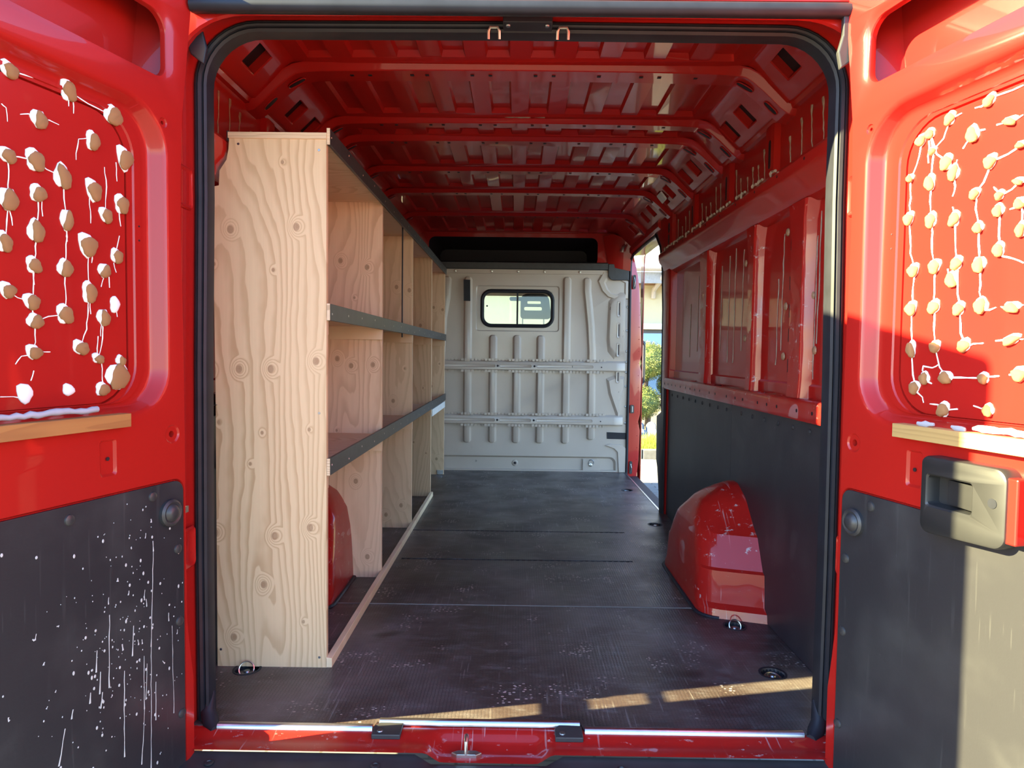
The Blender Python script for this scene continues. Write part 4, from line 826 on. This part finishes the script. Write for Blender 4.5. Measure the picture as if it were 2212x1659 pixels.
for s in (-1, 1): M().prism([(3.87, -.35), (5.0, -.35), (5.0, .55), (3.87, .60)], YZ, s*.95, s*.99).build('cab_door', RED, cab)
M().prism([(-.07, 1.425), (.10, 1.425), (.11, 1.445), (.10, 1.462), (-.07, 1.462), (-.08, 1.445)], XZ, 4.80, 4.83).build('rear_view_mirror', RUBBER, cab, bevel=.005)
mir = M(); mo = rrect(1.085, 1.235, .64, 1.075, .05, 5); mi = rrect(1.105, 1.215, .68, 1.05, .04, 5)
mir.loft([[XZ(*p, 4.90) for p in q] if k == 0 else [XZ(*p, yy) for p in q] for k, (q, yy) in enumerate(((mi, 4.905), (lerps(mi, mo, .4), 4.885), (mo, 4.90), (mo, 4.96), (lerps(mo, mi, .8), 5.04)))], True, False, True)
mr = mir.build('wing_mirror', PLASTIC, cab, 40)
M().prism(mi, XZ, 4.905, 4.912).build('mirror_glass', plain('mirror_glass', (.8, .8, .8), .05, 1.0, var=.01), mr)
M().box(.95, 1.10, 4.90, 4.96, .72, .80).build('mirror_arm', PLASTIC, mr, bevel=.01)
seat = empty('cab_seat', (.155, 4.40, -.1), 'black passenger seat with slotted headrest seen through the bulkhead window', 'seat')
hp = rrect(.025, .295, 1.235, 1.455, (.03, .03, .07, .06), 6); hp = [(x+(.015 if (z > 1.35 and x > .2) else 0)*-1, z) for x, z in hp]
hp = [(x, z+(.018 if (.07 < x < .25 and z < 1.26) else 0)) for x, z in hp]
M().prism(hp, XZ, 4.36, 4.42, [rrect(.058, .215, 1.308, 1.342, .012, 4), rrect(.085, .205, 1.366, 1.393, .010, 4)]).build('headrest', RUBBER, seat, bevel=.008)
for x in (.045, .233): M().tube([(x, 4.39, 1.05), (x, 4.39, 1.25)], .006, 8).build('headrest_post', STEEL, seat)
M().prism(rrect(-.10, .41, .30, 1.10, .08, 5), XZ, 4.33, 4.45).build('backrest', RUBBER, seat, bevel=.02)
M().prism(rrect(-.10, .41, .20, .36, .05, 4), XZ, 4.40, 4.90).build('seat_cushion', RUBBER, seat, bevel=.02)
M().box(0, .31, 4.45, 4.85, -.1, .21).build('seat_base', PLASTIC, seat)

# ================================================================ OUTSIDE
GZ = -.58
def paving(name, a, b, c, sc=8):
    n = N(name); br = n.n('ShaderNodeTexBrick'); n.l(n.mapv((1, 1, 1)), br.inputs['Vector']); br.inputs['Scale'].default_value = 1
    br.inputs['Color1'].default_value = (*a, 1); br.inputs['Color2'].default_value = (*b, 1); br.inputs['Mortar'].default_value = (*c, 1)
    br.inputs['Brick Width'].default_value = .21; br.inputs['Row Height'].default_value = .105; br.inputs['Mortar Size'].default_value = .006
    k = n.noise(25, 4); n.set(Base_Color=n.mix(n.math('MULTIPLY', k, .2), br.outputs[0], (.22, .20, .18)), Roughness=.85); n.bump(br.outputs['Fac'], -.4, .01); return n.m
ground = empty('ground', (0, 0, GZ), 'paved yard of small concrete blocks around the van', 'ground', None, 'structure')
PAVE = paving('block_paving', (.17, .155, .14), (.14, .13, .12), (.075, .068, .06))
M().add([(-40, -40, GZ-.03), (40, -40, GZ-.03), (40, 8.3, GZ-.03), (-40, 8.3, GZ-.03)], [(0, 1, 2, 3)]).build('paving', PAVE, ground)
M().add([(-40, 8.3, GZ+.02), (40, 8.3, GZ+.02), (40, 60, GZ+.02), (-40, 60, GZ+.02)], [(0, 1, 2, 3)]).build('garden_soil', plain('garden_soil', (.20, .16, .12), .95, var=.3, scale=8), ground)
# interlocking blocks in the strip seen through the side door
blk = M().loft([[(-.098, -.047, -.03), (-.098, .047, -.03), (.098, .047, -.03), (.098, -.047, -.03)], [(-.098, -.047, -.006), (-.098, .047, -.006), (.098, .047, -.006), (.098, -.047, -.006)], [(-.092, -.041, 0), (-.092, .041, 0), (.092, .041, 0), (.092, -.041, 0)]], True, False, True).mesh('paving_block')
blk.materials.append(plain('concrete_block', (.19, .175, .155), .85, var=.12, scale=6))
cnt = 0
for i in range(-40, 60):
    for j in range(-40, 60):
        # herringbone: pairs of one lying and one standing block
        ox, oy = 1.4+(i*.1+j*.1), 5.5+(i*.1-j*.1)*1.0
        for q, (px, py, rot) in enumerate((((0.0), (0.0), 0), (.15, .05, 1))):
            x = 1.0+i*.2+(j % 2)*.1*0+px-.1*j; y = 2.6+j*.1+py+0*.1
            if q == 1: continue
            if not (2.7 < y < 8.2): continue
            D = y+1.68
            if .165*D-.25 < x < .225*D+.12 and x > 1.02 and cnt < 295:
                inst('paving_block', blk, None, ground, (x, y, GZ+random.uniform(-.002, .002)), (1, 1, 1), (0, 0, random.uniform(-.02, .02))); cnt += 1
kerb = empty('kerb', (2.0, 8.3, GZ), 'row of grey kerb stones edging the planting bed', 'kerb')
ks = M().box(-.145, .145, -.06, .06, 0, .15).mesh('kerb_stone'); ks.materials.append(plain('kerb_concrete', (.13, .125, .12), .9, var=.2, scale=14))
for k in range(-10, 14):
    o = bpy.data.objects.new('kerb_stone', ks); COL.objects.link(o); o.parent = kerb; o.location = (k*.30, 0, random.uniform(-.008, .008)-.02); o.rotation_euler = (0, 0, random.uniform(-.02, .02))
    m_ = o.modifiers.new('bevel', 'BEVEL'); m_.width = .012; m_.segments = 2
house = empty('house', (0, 11.3, GZ), 'cream rendered house with metal roof, gutter and a wide window', 'house')
STUC = N('cream_render'); STUC.set(Base_Color=STUC.mix(STUC.noise(3, 3), (.52, .45, .29), (.58, .51, .35)), Roughness=.95); STUC.bump(STUC.noise(160, 3), .5, .01); STUC = STUC.m
M().prism([(-9, GZ), (11, GZ), (11, 2.24), (-9, 2.24)], XZ, 11.3, 11.6, [[(1.9, .10), (3.7, .10), (3.7, 1.41), (1.9, 1.41)]]).build('wall', STUC, house)
M().box(-9, 11, 10.75, 11.4, 2.24, 2.28).build('soffit', plain('brown_soffit', (.22, .11, .06), .7), house)
M().box(-9, 11, 10.72, 10.75, 2.22, 2.42).build('fascia', plain('grey_fascia', (.30, .29, .28), .6), house)
gp = [(0+.075*cos(a), 2.50+.075*sin(a)) for a in [pi+pi*k/10 for k in range(11)]]
GUT = plain('galvanised_gutter', (.46, .42, .40), .45, .3, var=.06)
gl_ = [[(x, 10.645+p[0], p[1]) for p in gp]+[(x, 10.645+p[0]*.9, 2.50+(p[1]-2.50)*.9) for p in gp[::-1]] for x in (-9, 11)]
g = M().loft(gl_, True, True, True).build('gutter', GUT, house, 40)
M().tube([(2.62, 10.645, 2.45), (2.62, 10.66, 2.36), (2.58, 10.80, 2.26), (2.55, 11.2, 2.15), (2.55, 11.26, 2.0)], .045, 10).build('downpipe', GUT, g, 50)
ROOFM = plain('pale_metal_roofing', (.50, .44, .38), .45, .0, var=.05, scale=3)
xsr = [-9.3+k*.0265 for k in range(770)]
M().loft([[(x, y, 2.53+(y-10.62)*.45+.018*sin(x*2*pi/.22)) for x in xsr] for y in (10.60, 12.2, 14.0, 17.0)], False).build('roof', ROOFM, house, 60)
wf = M().prism([(1.9, .10), (3.7, .10), (3.7, 1.41), (1.9, 1.41)], XZ, 11.36, 11.42, [[(1.97, .17), (2.77, .17), (2.77, 1.34), (1.97, 1.34)], [(2.83, .17), (3.63, .17), (3.63, 1.34), (2.83, 1.34)]]).build('window', plain('dark_window_frame', (.06, .06, .07), .4), house)
WG = N('sky_reflection_glass').set(Base_Color=(.10, .20, .50), Roughness=.05, Metallic=.5, Specular_IOR_Level=1.0)  # blue base colour paints in the sky's reflection
M().box(1.95, 2.79, 11.39, 11.395, .15, 1.36).build('pane', WG, wf); M().box(2.81, 3.65, 11.39, 11.395, .15, 1.36).build('pane', WG, wf)
M().box(1.80, 3.80, 11.22, 11.32, 1.41, 1.52).build('lintel', plain('white_lintel', (.72, .70, .62), .8), house, bevel=.01)
M().box(1.80, 3.80, 11.22, 11.32, .06, .11).build('window_ledge', plain('white_ledge', (.70, .68, .62), .8), house, bevel=.01)
M().box(-9, 11, 11.24, 11.3, GZ, -.18).build('plinth', plain('grey_plinth', (.22, .21, .22), .9), house)
def foliage_mat(name, c1, c2):
    n = N(name); n.set(Base_Color=n.mix(n.ramp(n.noise(9, 3), .35, .65), c1, c2), Roughness=.7); n.b.inputs['Subsurface Weight'].default_value = 0; return n.m
LEAF = foliage_mat('topiary_needles', (.06, .10, .02), (.20, .21, .05)); BARK = plain('bark', (.10, .07, .05), .9, var=.3)
def tuft_ball(m, c, R, rz, n, size, rnd):
    for k in range(n):
        z = rnd.uniform(-1, 1); a = rnd.uniform(0, 2*pi); q = sqrt(1-z*z); rr = rnd.uniform(.86, 1.04)
        p = Vector((c[0]+R*rr*q*cos(a), c[1]+R*rr*q*sin(a), c[2]+rz*rr*z)); nrm = Vector((q*cos(a), q*sin(a), z))
        t = Vector((rnd.gauss(0, 1), rnd.gauss(0, 1), rnd.gauss(0, 1))).normalized(); b = nrm.cross(t).normalized(); tip = p+(nrm*.7+t*.8).normalized()*size*rnd.uniform(.7, 1.3)
        m.add([p-b*size*.3, p+b*size*.3, tip], [(0, 1, 2)])
tree = empty('topiary_shrub', (2.30, 10.42, GZ), 'cloud-pruned evergreen shrub with two rounded tiers beside the house window', 'shrub')
rnd = random.Random(11)
tm = M().tube([(2.30, 10.42, GZ), (2.34, 10.42, -.2), (2.28, 10.44, .3), (2.34, 10.42, .9)], [.06, .05, .045, .03], 8).build('trunk', BARK, tree, 60)
for c, R, rz in (((2.22, 10.42, .82), .50, .35), ((2.10, 10.42, .09), .47, .32), ((2.85, 10.5, .40), .34, .25)):
    m = M(); m.loft([[(c[0]+R*.9*sin(t)*cos(a), c[1]+R*.9*sin(t)*sin(a), c[2]+rz*.9*cos(t)) for a in [2*pi*k/20 for k in range(20)]] for t in [.02+3.1*j/10 for j in range(11)]])
    tuft_ball(m, c, R, rz, 9000, .022, rnd); m.build('foliage_tier', LEAF, tree, weld=False, kind='stuff')
grass = empty('ornamental_grass', (1.98, 8.75, GZ), 'clump of bright yellow-green grass behind the kerb', 'grass')
m = M()
for k in range(900):
    x = rnd.uniform(1.55, 2.5); y = rnd.uniform(8.5, 9.1); h = rnd.uniform(.18, .34); dx = rnd.uniform(-.10, .10); dy = rnd.uniform(-.08, .08)
    m.add([(x-.006, y, GZ), (x+.006, y, GZ), (x+dx*.5+.004, y+dy*.5, GZ+h*.7), (x+dx*.5-.004, y+dy*.5, GZ+h*.7), (x+dx, y+dy, GZ+h)], [(0, 1, 2, 3), (3, 2, 4)])
m.build('blades', foliage_mat('yellow_grass', (.26, .32, .03), (.40, .42, .08)), grass, weld=False, kind='stuff')
ROCK = plain('blue_grey_rock', (.17, .20, .25), .85, var=.2, scale=9)
for k in range(24):
    x = 1.45+(k % 8)*.205+rnd.uniform(-.01, .01); y = 9.36+(k//8)*.205; r = rnd.uniform(.085, .092); zb = .10+.10*(k//8); ph = rnd.uniform(0, 6)
    m = M().loft([[(x+r*sin(t)*cos(a)*(1+.2*sin(3*a+ph)), y+r*sin(t)*sin(a)*(1+.2*sin(2*a+ph)), GZ+zb+r*(1.0 if cos(t) > 0 else zb/r)*cos(t)) for a in [2*pi*j/7 for j in range(7)]] for t in (.05, .6, 1.2, 1.8, 2.5)], True, True, True)
    m.build('garden_rock', ROCK, None, None, 0, True, label='blue-grey rock lying in the bed behind the yellow grass', cat='rock', group='rocks in the planting bed')
